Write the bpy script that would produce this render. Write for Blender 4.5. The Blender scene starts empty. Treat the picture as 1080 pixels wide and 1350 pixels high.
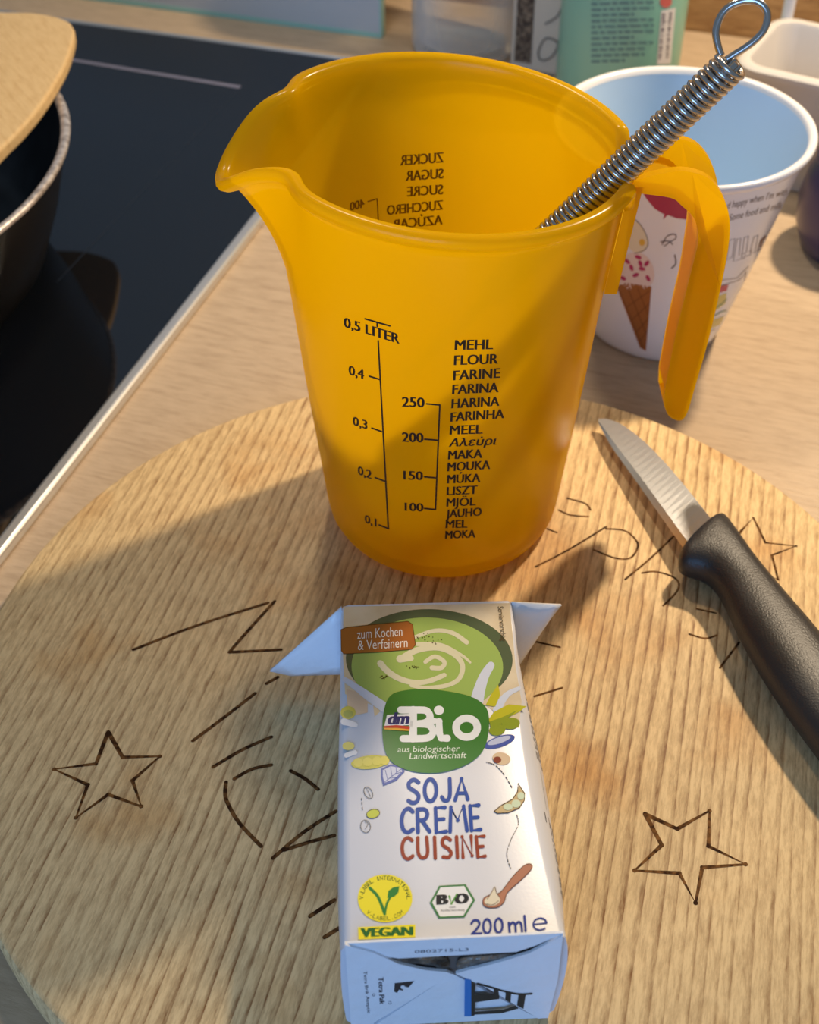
import bpy, bmesh, math, random
import numpy as np
from mathutils import Vector, Matrix

random.seed(4)
sc = bpy.context.scene
COL = sc.collection
S = 0.001                      # everything below is written in millimetres
T = 16.0                       # chopping board thickness; board top is z = T, worktop z = 0

# ------------------------------------------------------------------ camera
F_PX, PITCH, ROLL, CAM_H = 1701.08, 0.7572, -0.0043, 308.46 + T
_d = np.array([0, math.cos(PITCH), -math.sin(PITCH)])
_u0 = np.array([0, math.sin(PITCH), math.cos(PITCH)])
_r0 = np.array([1.0, 0, 0])
_r = math.cos(ROLL) * _r0 + math.sin(ROLL) * _u0
_u = -math.sin(ROLL) * _r0 + math.cos(ROLL) * _u0
CAM = np.array([0, 0, CAM_H])
cd = bpy.data.cameras.new('camera')
cd.sensor_fit = 'VERTICAL'; cd.sensor_height = 24.0; cd.lens = 24.0 * F_PX / 1350.0
cd.clip_start = 0.01; cd.clip_end = 20
cd.dof.use_dof = True; cd.dof.focus_distance = 0.350; cd.dof.aperture_fstop = 13.0
cam = bpy.data.objects.new('camera', cd); COL.objects.link(cam)
cam.matrix_world = Matrix(((_r[0], _u[0], -_d[0], CAM[0] * S), (_r[1], _u[1], -_d[1], CAM[1] * S),
                           (_r[2], _u[2], -_d[2], CAM[2] * S), (0, 0, 0, 1)))
sc.camera = cam

# ------------------------------------------------------------------ world, lamps, exposure
w = bpy.data.worlds.new('kitchen_daylight'); sc.world = w; w.use_nodes = True
bg = w.node_tree.nodes['Background']
bg.inputs[0].default_value = (0.60, 0.79, 1.0, 1); bg.inputs[1].default_value = 0.22
def lamp(name, loc, target, power, size, color, spread=math.pi):
    l = bpy.data.lights.new(name, 'AREA'); l.shape = 'DISK'; l.size = size * S; l.energy = power; l.color = color; l.spread = spread
    o = bpy.data.objects.new(name, l); COL.objects.link(o)
    o.location = Vector(loc) * S
    o.rotation_euler = (Vector(target) - Vector(loc)).to_track_quat('-Z', 'Y').to_euler()
    return o
lamp('under_cabinet_lamp', (322, 612, 500), (40, 280, 0), 4.3, 34, (1.0, 0.80, 0.56))
lamp('under_cabinet_lamp', (-45, 640, 600), (0, 300, 0), 1.1, 60, (1.0, 0.86, 0.68))
wl = bpy.data.lights.new('window_daylight', 'AREA'); wl.shape = 'RECTANGLE'; wl.size = 1.2; wl.size_y = 1.1; wl.energy = 18.5; wl.color = (0.28, 0.53, 1.0)
wo = bpy.data.objects.new('window_daylight', wl); COL.objects.link(wo); wo.location = (-0.55, -1.35, 0.50)
wo.rotation_euler = (Vector((0.0, 0.35, 0.05)) - wo.location).to_track_quat('-Z', 'Y').to_euler()
vs = sc.view_settings
vs.view_transform = 'Standard'; vs.look = 'None'; vs.gamma = 1.0; vs.use_curve_mapping = False; vs.exposure = 0.0

# ------------------------------------------------------------------ helpers
def ray(px, py):
    return _d + (px - 540.0) / F_PX * _r - (py - 675.0) / F_PX * _u
def at(px, py, z):
    """point of the horizontal plane z (mm above worktop) seen at a pixel"""
    v = ray(px, py); t = (z - CAM[2]) / v[2]
    return CAM + t * v
def hexc(r, g, b):
    f = lambda c: (c / 255 / 12.92) if c / 255 <= 0.04045 else ((c / 255 + 0.055) / 1.055) ** 2.4
    return (f(r), f(g), f(b), 1)
MATS = {}
def mat(name, col, rough=0.5, metal=0.0, spec=0.5, coat=0.0, bump=None, var=None):
    if name in MATS: return MATS[name]
    m = bpy.data.materials.new(name); m.use_nodes = True; nt = m.node_tree
    b = nt.nodes['Principled BSDF']
    b.inputs['Base Color'].default_value = col; b.inputs['Roughness'].default_value = rough
    b.inputs['Metallic'].default_value = metal; b.inputs['Specular IOR Level'].default_value = spec
    b.inputs['Coat Weight'].default_value = coat
    if var or bump:
        tc = nt.nodes.new('ShaderNodeTexCoord'); n = nt.nodes.new('ShaderNodeTexNoise')
        nt.links.new(tc.outputs['Object'], n.inputs['Vector'])
    if var:
        n.inputs['Scale'].default_value = var[0]; n.inputs['Detail'].default_value = 5
        r = nt.nodes.new('ShaderNodeValToRGB'); r.color_ramp.elements[0].color = col; r.color_ramp.elements[1].color = var[1]
        r.color_ramp.elements[0].position = 0.4; r.color_ramp.elements[1].position = 0.65
        nt.links.new(n.outputs['Fac'], r.inputs['Fac']); nt.links.new(r.outputs['Color'], b.inputs['Base Color'])
    if bump:
        n2 = nt.nodes.new('ShaderNodeTexNoise'); n2.inputs['Scale'].default_value = bump[0]; n2.inputs['Detail'].default_value = 4
        nt.links.new(tc.outputs['Object'], n2.inputs['Vector'])
        bp = nt.nodes.new('ShaderNodeBump'); bp.inputs['Strength'].default_value = bump[1]; bp.inputs['Distance'].default_value = bump[2]
        nt.links.new(n2.outputs['Fac'], bp.inputs['Height']); nt.links.new(bp.outputs['Normal'], b.inputs['Normal'])
    MATS[name] = m
    return m
def build(name, verts, faces, m, parent=None, smooth=False, auto=None):
    me = bpy.data.meshes.new(name)
    me.from_pydata([tuple(float(c) * S for c in v) for v in verts], [], [tuple(int(i) for i in f) for f in faces])
    me.materials.append(m)
    if smooth: me.polygons.foreach_set('use_smooth', [True] * len(me.polygons))
    me.update()
    if auto is not None: me.set_sharp_from_angle(angle=math.radians(auto))
    o = bpy.data.objects.new(name, me); COL.objects.link(o)
    if parent is not None: o.parent = parent
    return o
def fixn(o):
    bm = bmesh.new(); bm.from_mesh(o.data); bmesh.ops.recalc_face_normals(bm, faces=bm.faces); bm.to_mesh(o.data); bm.free(); return o
def bevel(o, wid, seg=2, ang=30):
    md = o.modifiers.new('bevel', 'BEVEL'); md.width = wid * S; md.segments = seg; md.limit_method = 'ANGLE'; md.angle_limit = math.radians(ang); return o
def empty(name, label, cat, group=None):
    o = bpy.data.objects.new(name, None); o.empty_display_size = 0.01; COL.objects.link(o)
    return tag(o, label, cat, group)
def tag(o, label=None, cat=None, group=None, kind=None):
    if label: o['label'] = label
    if cat: o['category'] = cat
    if group: o['group'] = group
    if kind: o['kind'] = kind
    return o
def prism(pts, z0, z1):
    """pts: 2-D outline or 3-D points; vertical extrusion"""
    n = len(pts)
    v = [(p[0], p[1], z0) for p in pts] + [(p[0], p[1], z1) for p in pts]
    f = [tuple(range(n - 1, -1, -1)), tuple(range(n, 2 * n))] + [(i, (i + 1) % n, n + (i + 1) % n, n + i) for i in range(n)]
    return v, f
def lathe(profile, cx, cy, n=72, rf=None):
    v = []; f = []
    for k, (r, z) in enumerate(profile):
        for i in range(n):
            a = 2 * math.pi * i / n
            rr = rf(r, z, a) if rf else r
            v.append((cx + rr * math.cos(a), cy + rr * math.sin(a), z))
    for k in range(len(profile) - 1):
        for i in range(n):
            j = (i + 1) % n
            f.append((k * n + i, k * n + j, (k + 1) * n + j, (k + 1) * n + i))
    return v, f
def tube(pts, rad, n=10, caps=True):
    pts = [np.array(p, float) for p in pts]; v = []; f = []
    rads = rad if hasattr(rad, '__len__') else [rad] * len(pts)
    t0 = pts[1] - pts[0]; t0 /= np.linalg.norm(t0)
    a = np.array([0, 0, 1.0]) if abs(t0[2]) < 0.9 else np.array([1.0, 0, 0])
    nrm = np.cross(t0, a); nrm /= np.linalg.norm(nrm)
    for i, p in enumerate(pts):
        t = pts[min(i + 1, len(pts) - 1)] - pts[max(i - 1, 0)]; t /= np.linalg.norm(t)
        nrm = nrm - t * (nrm @ t); nrm /= np.linalg.norm(nrm); b = np.cross(t, nrm)
        for k in range(n):
            an = 2 * math.pi * k / n
            v.append(p + rads[i] * (math.cos(an) * nrm + math.sin(an) * b))
    for i in range(len(pts) - 1):
        for k in range(n):
            j = (k + 1) % n
            f.append((i * n + k, i * n + j, (i + 1) * n + j, (i + 1) * n + k))
    if caps:
        f.append(tuple(range(n - 1, -1, -1))); f.append(tuple((len(pts) - 1) * n + k for k in range(n)))
    return v, f
def merge(*parts):
    V = []; Fc = []
    for v, f in parts:
        o = len(V); V += [tuple(p) for p in v]; Fc += [tuple(i + o for i in q) for q in f]
    return V, Fc
def smoothpts(P, n=6, closed=False):
    P = [np.array(p, float) for p in P]; out = []; m = len(P)
    rng = range(m if closed else m - 1)
    for i in rng:
        if closed: p0, p1, p2, p3 = P[i - 1], P[i], P[(i + 1) % m], P[(i + 2) % m]
        else: p0, p1, p2, p3 = P[max(i - 1, 0)], P[i], P[i + 1], P[min(i + 2, m - 1)]
        for k in range(n):
            t = k / n
            out.append(0.5 * ((2 * p1) + (-p0 + p2) * t + (2 * p0 - 5 * p1 + 4 * p2 - p3) * t * t + (-p0 + 3 * p1 - 3 * p2 + p3) * t ** 3))
    if not closed: out.append(P[-1])
    return out
# -- flat print: outlines given in photograph pixels, every vertex carried to the surface it is printed on
def ell(cx, cy, rx, ry, rot=0, n=40):
    c, s = math.cos(math.radians(rot)), math.sin(math.radians(rot)); o = []
    for i in range(n):
        a = 2 * math.pi * i / n; x, y = rx * math.cos(a), ry * math.sin(a)
        o.append((cx + c * x - s * y, cy + s * x + c * y))
    return o
def stroke(pts, wid, smooth=True, closed=False):
    """polygons of a pen line; wid a number or (start, end)"""
    P = smoothpts(pts, 5, closed) if smooth and len(pts) > 2 else [np.array(p, float) for p in pts]
    if closed: P = list(P) + [P[0]]
    w0, w1 = (wid if hasattr(wid, '__len__') else (wid, wid)); m = len(P); polys = []
    W = [(w0 + (w1 - w0) * i / max(m - 1, 1)) / 2 for i in range(m)]
    L = []; R = []
    for i in range(m):
        t = P[min(i + 1, m - 1)] - P[max(i - 1, 0)]; l = np.linalg.norm(t); t = t / l if l > 1e-9 else np.array([1.0, 0])
        nn = np.array([-t[1], t[0]]); L.append(P[i] + nn * W[i]); R.append(P[i] - nn * W[i])
    for i in range(m - 1): polys.append([L[i], L[i + 1], R[i + 1], R[i]])
    for i in (0, m - 1): polys.append(ell(P[i][0], P[i][1], W[i], W[i], n=10))
    if not smooth:
        for i in range(1, m - 1): polys.append(ell(P[i][0], P[i][1], W[i], W[i], n=8))
    return polys
def dashes(pts, wid, n, duty=0.6):
    P = smoothpts(pts, 12) if len(pts) > 2 else [np.array(pts[0], float) * (1 - t) + np.array(pts[1], float) * t for t in np.linspace(0, 1, 25)]
    out = []
    for k in range(n):
        i0 = int(k / n * (len(P) - 1)); i1 = max(i0 + 1, int((k + duty) / n * (len(P) - 1)))
        out += stroke(P[i0:i1 + 1], wid, smooth=False)
    return out
def diced(polys, step):
    """cut big outlines into small triangles so that they follow a curved surface"""
    out = []
    for poly in polys:
        bm = bmesh.new(); bm.faces.new([bm.verts.new((q[0], q[1], 0)) for q in poly])
        bmesh.ops.triangulate(bm, faces=bm.faces[:])
        for _ in range(5):
            long_ = [e for e in bm.edges if e.calc_length() > step]
            if not long_: break
            bmesh.ops.subdivide_edges(bm, edges=long_, cuts=1); bmesh.ops.triangulate(bm, faces=bm.faces[:])
        out.append([[(v.co.x, v.co.y) for v in f.verts] for f in bm.faces]); bm.free()
    return out
def printed(name, polys, surf, m, parent, off, label=None, dice=None):
    V = []; Fc = []
    for group in (diced(polys, dice) if dice else [[p] for p in polys]):
        lift = off + 0.02 * random.random()
        for poly in group:
            o = len(V); V += [surf(q[0], q[1], lift) for q in poly]; Fc.append(tuple(range(o, o + len(poly))))
    ob = build(name, V, Fc, m, parent)
    if label: ob['label'] = label
    return ob
_tc = {}
def glyphs(s, bold=0.0):
    key = (s, bold)
    if key in _tc: return _tc[key]
    cu = bpy.data.curves.new('t', 'FONT'); cu.body = s; cu.size = 1.0; cu.offset = bold; cu.resolution_u = 3
    ob = bpy.data.objects.new('t', cu); COL.objects.link(ob)
    dg = bpy.context.evaluated_depsgraph_get(); me = bpy.data.meshes.new_from_object(ob.evaluated_get(dg))
    v = np.array([(q.co.x, q.co.y) for q in me.vertices]) if len(me.vertices) else np.zeros((0, 2)); f = [tuple(p.vertices) for p in me.polygons]
    bpy.data.objects.remove(ob); bpy.data.curves.remove(cu); bpy.data.meshes.remove(me)
    _tc[key] = (v, f); return v, f
CAP = 0.0
def text_polys(s, p0, p1, h, bold=0.012, shear=0.0, up=None):
    """text with baseline p0-p1 (pixels) and capital height h (pixels)"""
    global CAP
    if not CAP:
        hv, _ = glyphs('H', 0.0); CAP = hv[:, 1].max()
    dup, bold = (bold * 4.2 if bold > 0.006 else 0.0), 0.0
    v, f = glyphs(s, bold)
    if len(v) == 0: return []
    x0, x1 = v[:, 0].min(), v[:, 0].max()
    p0 = np.array(p0, float); p1 = np.array(p1, float); U = p1 - p0
    upv = np.array(up, float) if up is not None else np.array([0.0, -1.0])
    q = p0 + ((v[:, 0:1] - x0) / (x1 - x0)) * U + (v[:, 1:2] / CAP) * h * (upv + shear * U / np.linalg.norm(U))
    polys = [[q[i] for i in face] for face in f]
    if dup:
        sh = U / np.linalg.norm(U) * dup * h
        nc = int(math.ceil(dup / 0.045)) * 2
        polys = [[p + sh * (2.0 * k / nc - 1) for p in g] for k in range(nc + 1) for g in polys]
    return polys
def crop(ox, oy, k):
    return lambda pts: [(ox + x / k, oy + y / k) for x, y in pts]

# ------------------------------------------------------------------ procedural wood
def wood(name, light, dark, ang, period, stain=None, fib=900.0, contrast=1.0, rough=0.55, spec=0.35, distort=2.2):
    m = bpy.data.materials.new(name); m.use_nodes = True; nt = m.node_tree; L = nt.links.new
    N = nt.nodes.new; b = nt.nodes['Principled BSDF']
    tc = N('ShaderNodeTexCoord'); mp = N('ShaderNodeMapping'); mp.inputs['Rotation'].default_value = (0, 0, ang)
    L(tc.outputs['Object'], mp.inputs['Vector'])                      # grain now along local Y
    # slow wander of the growth rings
    mw = N('ShaderNodeMapping'); mw.inputs['Scale'].default_value = (1, 0.12, 1); L(mp.outputs[0], mw.inputs['Vector'])
    mn = N('ShaderNodeMapping'); mn.inputs['Scale'].default_value = (1, 0.05, 1); L(mp.outputs[0], mn.inputs['Vector'])
    nw = N('ShaderNodeTexNoise'); nw.inputs['Scale'].default_value = 55; nw.inputs['Detail'].default_value = 3; L(mn.outputs[0], nw.inputs['Vector'])
    wn = N('ShaderNodeMath'); wn.operation = 'MULTIPLY'; wn.inputs[1].default_value = 0.0042 * distort; L(nw.outputs['Fac'], wn.inputs[0])
    cx = N('ShaderNodeCombineXYZ'); L(wn.outputs[0], cx.inputs[0])
    va = N('ShaderNodeVectorMath'); va.operation = 'ADD'; L(mw.outputs[0], va.inputs[0]); L(cx.outputs[0], va.inputs[1])
    wv = N('ShaderNodeTexWave'); wv.wave_type = 'BANDS'; wv.bands_direction = 'X'; wv.wave_profile = 'SAW'
    wv.inputs['Scale'].default_value = 314.16 / period; wv.inputs['Distortion'].default_value = 0.8
    wv.inputs['Detail'].default_value = 2; wv.inputs['Detail Scale'].default_value = 1.5; wv.inputs['Detail Roughness'].default_value = 0.6
    L(va.outputs[0], wv.inputs['Vector'])
    r1 = N('ShaderNodeValToRGB'); e = r1.color_ramp.elements
    e[0].position = 0.0; e[0].color = (0.25, 0.25, 0.25, 1); e[1].position = 1.0; e[1].color = (1, 1, 1, 1)
    e.new(0.12).color = (0.02, 0.02, 0.02, 1); e.new(0.62).color = (0.14, 0.14, 0.14, 1); e.new(0.86).color = (0.62, 0.62, 0.62, 1)
    L(wv.outputs['Fac'], r1.inputs['Fac'])
    md_ = N('ShaderNodeMapping'); md_.inputs['Scale'].default_value = (1, 0.14, 1); L(mp.outputs[0], md_.inputs['Vector'])
    nd_ = N('ShaderNodeTexNoise'); nd_.inputs['Scale'].default_value = 620; nd_.inputs['Detail'].default_value = 2; L(md_.outputs[0], nd_.inputs['Vector'])
    dr_ = N('ShaderNodeMapRange'); dr_.inputs[1].default_value = 0.36; dr_.inputs[2].default_value = 0.58; dr_.inputs[3].default_value = 0.5; dr_.inputs[4].default_value = 1.0; L(nd_.outputs['Fac'], dr_.inputs[0])
    dm_ = N('ShaderNodeMath'); dm_.operation = 'MULTIPLY'; L(r1.outputs['Color'], dm_.inputs[0]); L(dr_.outputs[0], dm_.inputs[1])
    # fibres
    mf = N('ShaderNodeMapping'); mf.inputs['Scale'].default_value = (1, 0.16, 1); L(mp.outputs[0], mf.inputs['Vector'])
    nf = N('ShaderNodeTexNoise'); nf.inputs['Scale'].default_value = fib; nf.inputs['Detail'].default_value = 6; nf.inputs['Roughness'].default_value = 0.72; L(mf.outputs[0], nf.inputs['Vector'])
    nb = N('ShaderNodeTexNoise'); nb.inputs['Scale'].default_value = 26; nb.inputs['Detail'].default_value = 3; L(mw.outputs[0], nb.inputs['Vector'])
    # ring strength varies
    mu = N('ShaderNodeMath'); mu.operation = 'MULTIPLY'; L(dm_.outputs[0], mu.inputs[0])
    mr = N('ShaderNodeMapRange'); mr.inputs[1].default_value = 0.3; mr.inputs[2].default_value = 0.7; mr.inputs[3].default_value = 0.25 * contrast; mr.inputs[4].default_value = 1.0 * contrast
    L(nb.outputs['Fac'], mr.inputs[0]); L(mr.outputs[0], mu.inputs[1])
    mr2 = N('ShaderNodeMapRange'); mr2.inputs[1].default_value = 0.35; mr2.inputs[2].default_value = 0.75; mr2.inputs[3].default_value = -0.18; mr2.inputs[4].default_value = 0.6
    L(nf.outputs['Fac'], mr2.inputs[0])
    ad = N('ShaderNodeMath'); ad.operation = 'ADD'; ad.use_clamp = True; L(mu.outputs[0], ad.inputs[0]); L(mr2.outputs[0], ad.inputs[1])
    mx = N('ShaderNodeMix'); mx.data_type = 'RGBA'; mx.inputs[6].default_value = light; mx.inputs[7].default_value = dark
    L(ad.outputs[0], mx.inputs[0]); last = mx.outputs[2]
    if stain:
        ns = N('ShaderNodeTexNoise'); ns.inputs['Scale'].default_value = 22; ns.inputs['Detail'].default_value = 3; L(mp.outputs[0], ns.inputs['Vector'])
        rs = N('ShaderNodeValToRGB'); rs.color_ramp.elements[0].position = 0.56; rs.color_ramp.elements[1].position = 0.74
        rs.color_ramp.elements[1].color = (0.8, 0.8, 0.8, 1)
        L(ns.outputs['Fac'], rs.inputs['Fac'])
        ms = N('ShaderNodeMix'); ms.data_type = 'RGBA'; ms.blend_type = 'MULTIPLY'; ms.inputs[7].default_value = stain
        L(rs.outputs['Color'], ms.inputs[0]); L(last, ms.inputs[6]); last = ms.outputs[2]
    L(last, b.inputs['Base Color']); b.inputs['Roughness'].default_value = rough; b.inputs['Specular IOR Level'].default_value = spec
    bp = N('ShaderNodeBump'); bp.inputs['Strength'].default_value = 0.35; bp.inputs['Distance'].default_value = 0.0003; bp.invert = True
    L(ad.outputs[0], bp.inputs['Height']); L(bp.outputs['Normal'], b.inputs['Normal'])
    return m

E1 = np.array([0.951, -0.309, 0]); E2 = np.array([0.309, 0.951, 0])    # along the wall, into the wall
def kf(a, b, z=0): return a * E1 + b * E2 + np.array([0, 0, z])
ANG_K = math.atan2(-0.309, 0.951)
def kbox(a0, a1, b0, b1, z0, z1):
    P = [kf(a0, b0), kf(a1, b0), kf(a1, b1), kf(a0, b1)]
    return prism(P, z0, z1)
def lbox(a0, a1, b0, b1, z0, z1):              # same box in wall coordinates, for an object turned by ANG_K
    return prism([(a0, b0), (a1, b0), (a1, b1), (a0, b1)], z0, z1)
def turned(o): o.rotation_euler.z = ANG_K; return o

M_BOARD = wood('ash_board_wood', hexc(230, 198, 144), hexc(134, 92, 50), math.atan2(0.247, 0.969), 3.9, stain=hexc(226, 190, 140))
M_TOP = wood('oak_laminate', hexc(194, 170, 140), hexc(152, 127, 100), math.pi / 2, 11.0, fib=420, contrast=0.4, rough=0.4, distort=5)
M_WALL = wood('oak_wall_panel', hexc(190, 152, 102), hexc(138, 100, 62), math.pi / 2, 7.0, fib=420, contrast=0.6, rough=0.55)
M_SPAT = wood('beech_spatula_wood', hexc(214, 182, 130), hexc(184, 144, 90), -0.55, 5.0, fib=700, contrast=0.5)

# ================================================================== THE SETTING
tag(build('floor', *kbox(-1300, 1300, -1600, 781, -930, -900), mat('floor_tile', hexc(150, 145, 138), 0.5, var=(6, hexc(135, 130, 124)))), kind='structure')
tag(turned(build('wall_back', *lbox(-1300, 1300, 782, 800, -900, 1500), M_WALL)), kind='structure')
wt = turned(bevel(build('worktop', *lbox(-1200, 1200, 60, 781.5, -38, 0), M_TOP), 1.5))
tag(wt, 'pale oak worktop running under the board, hob and cups', 'worktop')

# ================================================================== HOB
hob = empty('ceramic_hob', 'black glass ceramic hob with a steel frame set in the worktop', 'hob')
HA, HB = -233.9, 673.7
M_STEEL = mat('brushed_steel', hexc(214, 212, 208), 0.34, 0.75, bump=(900, 0.05, 0.0002))
M_HOB = mat('black_hob_glass', (0.004, 0.005, 0.007, 1), 0.04, 0, 0.6)
build('glass_top', *kbox(HA - 590, HA - 5.5, HB - 515, HB - 3.0, 0.3, 4.0), M_HOB, hob)
def frame_bar(a0, a1, b0, b1):
    bevel(build('frame_bar', *kbox(a0, a1, b0, b1, 0.1, 5.2), M_STEEL, hob), 1.4, 3)
frame_bar(HA - 5.5, HA, HB - 515, HB); frame_bar(HA - 590, HA - 5.5, HB - 3.0, HB)
frame_bar(HA - 594, HA - 590, HB - 515, HB); frame_bar(HA - 590, HA - 4, HB - 518, HB - 515)
p, q = at(90, 78, 4.02), at(317, 115, 4.02)
dd = (p - q); dd /= np.linalg.norm(dd)
def bar2(name, a, b, wd, m, z, parent):
    n = np.array([-(b - a)[1], (b - a)[0], 0]); n = n / np.linalg.norm(n) * wd / 2
    a = np.array([a[0], a[1], z]); b = np.array([b[0], b[1], z])
    return build(name, [a - n, b - n, b + n, a + n], [(0, 1, 2, 3)], m, parent)
bar2('zone_marking', q + dd * 240, q, 3.0, mat('hob_print_grey', hexc(122, 120, 138), 0.3), 4.05, hob)
bar2('zone_marking', q, at(75, 372, 4.02), 0.7, mat('hob_print_dark', hexc(24, 29, 36), 0.3), 4.05, hob)

# ================================================================== PAN AND SPATULA
PX, PY, ZP = -278.0, 488.0, 4.0
pan = empty('frying_pan', 'black frying pan with a bare silver rim standing on the hob', 'pan')
M_PANO = mat('pan_enamel', (0.006, 0.005, 0.005, 1), 0.32, 0, 0.4)
M_PANI = mat('pan_nonstick', (0.008, 0.009, 0.010, 1), 0.35, 0, 0.35, var=(60, (0.02, 0.02, 0.02, 1)))
build('pan_body', *lathe([(0.01, .1), (104, .1), (110, 1.5), (117, 10), (126, 32), (132, 52), (134.6, 60.5)], PX, PY, 120), M_PANO, pan, True).location.z = ZP * S
build('pan_interior', *lathe([(132.4, 61), (129, 50), (122, 28), (114, 12), (106, 6), (0.01, 5)], PX, PY, 120), M_PANI, pan, True).location.z = ZP * S
build('rim_edge', *lathe([(134.4, 59.5), (136.0, 60.5), (136.4, 61.8), (135.6, 62.8), (133.6, 62.6), (132.2, 61.4)], PX, PY, 120),
      mat('bare_rim_metal', hexc(214, 206, 200), 0.4, 0.55, var=(300, hexc(150, 140, 134))), pan, True).location.z = ZP * S
sp = [(-60, 14), (0, 15), (50, 17), (85, 25), (95, 33), (98, 46), (88, 80), (72, 110), (50, 143), (25, 172), (0, 197),
      (-40, 243), (-75, 295), (-130, 380), (-250, 560), (-285, 545), (-190, 380), (-150, 290), (-140, 200), (-125, 100), (-100, 30)]
ZS = ZP + 63.2
spo = build('spatula', *prism([at(x, y, ZS + 6) for x, y in smoothpts(sp, 4, True)][::-1], ZS, ZS + 6), M_SPAT)
tag(bevel(fixn(spo), 1.6, 3), 'flat wooden spatula lying across the frying pan rim', 'spatula')

# ================================================================== CHOPPING BOARD
BX, BY, BR = 11.0, 254.3, 146.9
brd = empty('chopping_board', 'round wooden chopping board with burnt stars and lettering', 'chopping board')
pr = [(0.01, 0), (BR - 1.5, 0), (BR, 1.5), (BR, T - 2.0), (BR - .6, T - .7), (BR - 2, T)]
bv, bf = lathe(pr, BX, BY, 180)
n = 180; bf.append(tuple(range(5 * n, 6 * n)))
bdisc = build('board_disc', bv, bf, M_BOARD, brd, True, auto=35)
M_BURN = mat('burnt_line', hexc(52, 30, 14), 0.8, 0, 0.1, var=(520, hexc(128, 88, 48)))
def onboard(x, y, off): q = at(x, y, T + off); return q
def burn(name, pts, wid=0.8, closed=False, smooth=False):
    wp = [tuple(at(x, y, T)[:2]) for x, y in pts]
    polys = stroke(wp, wid, smooth=smooth, closed=False) if not closed else stroke(wp + [wp[0]], wid, smooth=False)
    V = []; Fc = []
    for k, poly in enumerate(polys):
        o = len(V); V += [(q[0], q[1], T + 0.05 + 0.001 * (k % 7)) for q in poly]; Fc.append(tuple(range(o, o + len(poly))))
    build(name, V, Fc, M_BURN, bdisc)
c8 = crop(0, 780, 2.348); cA = crop(800, 980, 3.65); cB = crop(860, 640, 3.75); cC = crop(680, 600, 3.6)
burn('burnt_star', c8([(335, 435), (380, 513), (495, 510), (410, 585), (437, 665), (335, 628), (235, 700), (272, 598), (168, 550), (297, 533)]), 1.35, True)
burn('burnt_star', cA([(185, 340), (340, 412), (495, 325), (490, 495), (668, 582), (460, 598), (428, 768), (350, 625), (135, 612), (265, 490)]), 1.35, True)
burn('burnt_star', cB([(400, 290), (440, 225), (500, 160), (560, 283), (712, 300), (592, 345), (622, 465), (500, 420), (380, 480), (420, 360), (330, 280)]), 1.0, True)
for s_ in [[(413, 180), (610, 105), (830, 35)], [(710, 188), (760, 130), (850, 30)], [(710, 188), (870, 180)], [(597, 462), (700, 385), (790, 315)],
           [(825, 285), (860, 265)], [(660, 543), (750, 490), (840, 450)], [(725, 580), (780, 550), (840, 537)], [(900, 555), (945, 580), (985, 612)],
           [(700, 590), (697, 625), (705, 655), (740, 715), (808, 788)], [(845, 825), (940, 745), (1040, 680)], [(880, 800), (960, 775), (1035, 755)],
           [(960, 1005), (1035, 955)], [(1005, 1070), (1050, 1042)]]:
    burn('burnt_stroke', c8(s_), 1.15, smooth=True)
for s_ in [[(95, 530), (250, 450), (430, 340)], [(430, 350), (520, 360), (575, 410), (575, 450), (540, 490), (470, 488), (370, 450)],
           [(520, 590), (640, 490), (750, 385)], [(600, 560), (660, 553), (740, 575), (775, 610), (760, 655), (700, 715)], [(245, 205), (330, 230), (355, 260)],
           [(205, 262), (260, 285), (345, 292)], [(150, 350), (195, 368)], [(860, 730), (950, 750)], [(825, 850), (900, 870), (955, 855)],
           [(970, 1010), (1060, 890)], [(90, 885), (210, 912)], [(90, 1145), (220, 1105)]]:
    burn('burnt_stroke', cC(s_), 0.75, smooth=True)

# ================================================================== MEASURING JUG
JX, JY = 11.4, 330.7
RW = [(0, 34.0), (0.6, 36.0), (2, 37.7), (5, 39.1), (11, 40.0), (26, 41.3), (43, 42.9), (64, 44.8), (90, 46.8), (103, 48.0), (115, 49.2), (139, 51.6), (160, 53.8)]
def rw(z): return float(np.interp(z, [a for a, _ in RW], [b for _, b in RW]))
def sstep(x): x = max(0.0, min(1.0, x)); return x * x * (3 - 2 * x)
TH = 1.9
SPA = math.radians(184)
def dang(a, b): return (a - b + math.pi) % (2 * math.pi) - math.pi
def rim_h(th):
    h = 139.3 - 0.083 * 53 * math.cos(th)
    d = abs(math.degrees(dang(th, SPA))); h -= 13.24 * sstep((32.84 - d) / 32.84) ** 1.84
    d = abs(math.degrees(dang(th, math.radians(-4)))); h -= 7.5 * sstep((19 - d) / 8)
    return h
def lobe(th):
    d = abs(math.degrees(dang(th, SPA))); g = sstep((29.8 - d) / 29.8)
    dd_ = 2.5 * math.exp(-((d - 28.8) / 7) ** 2)
    return 12.17 * g ** 1.2 - dd_
LEV = [0, .02, .05, .1, .2, .3, .4, .5, .6, .68, .74, .78, .82, .85, .88, .91, .94, .965, 1.0]
def wall_pt(th, s, inset=0.0, dz=0.0):
    H = rim_h(th); z = 14 + s * (H - 14)
    b = max(0.0, (s - .74) / .26); r = rw(z) + lobe(th) * (0.35 * b + 0.65 * b ** 2.4) * (1 if s > .74 else 0)
    r -= inset
    return np.array([JX + r * math.cos(th), JY + r * math.sin(th), T + z + dz])
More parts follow.
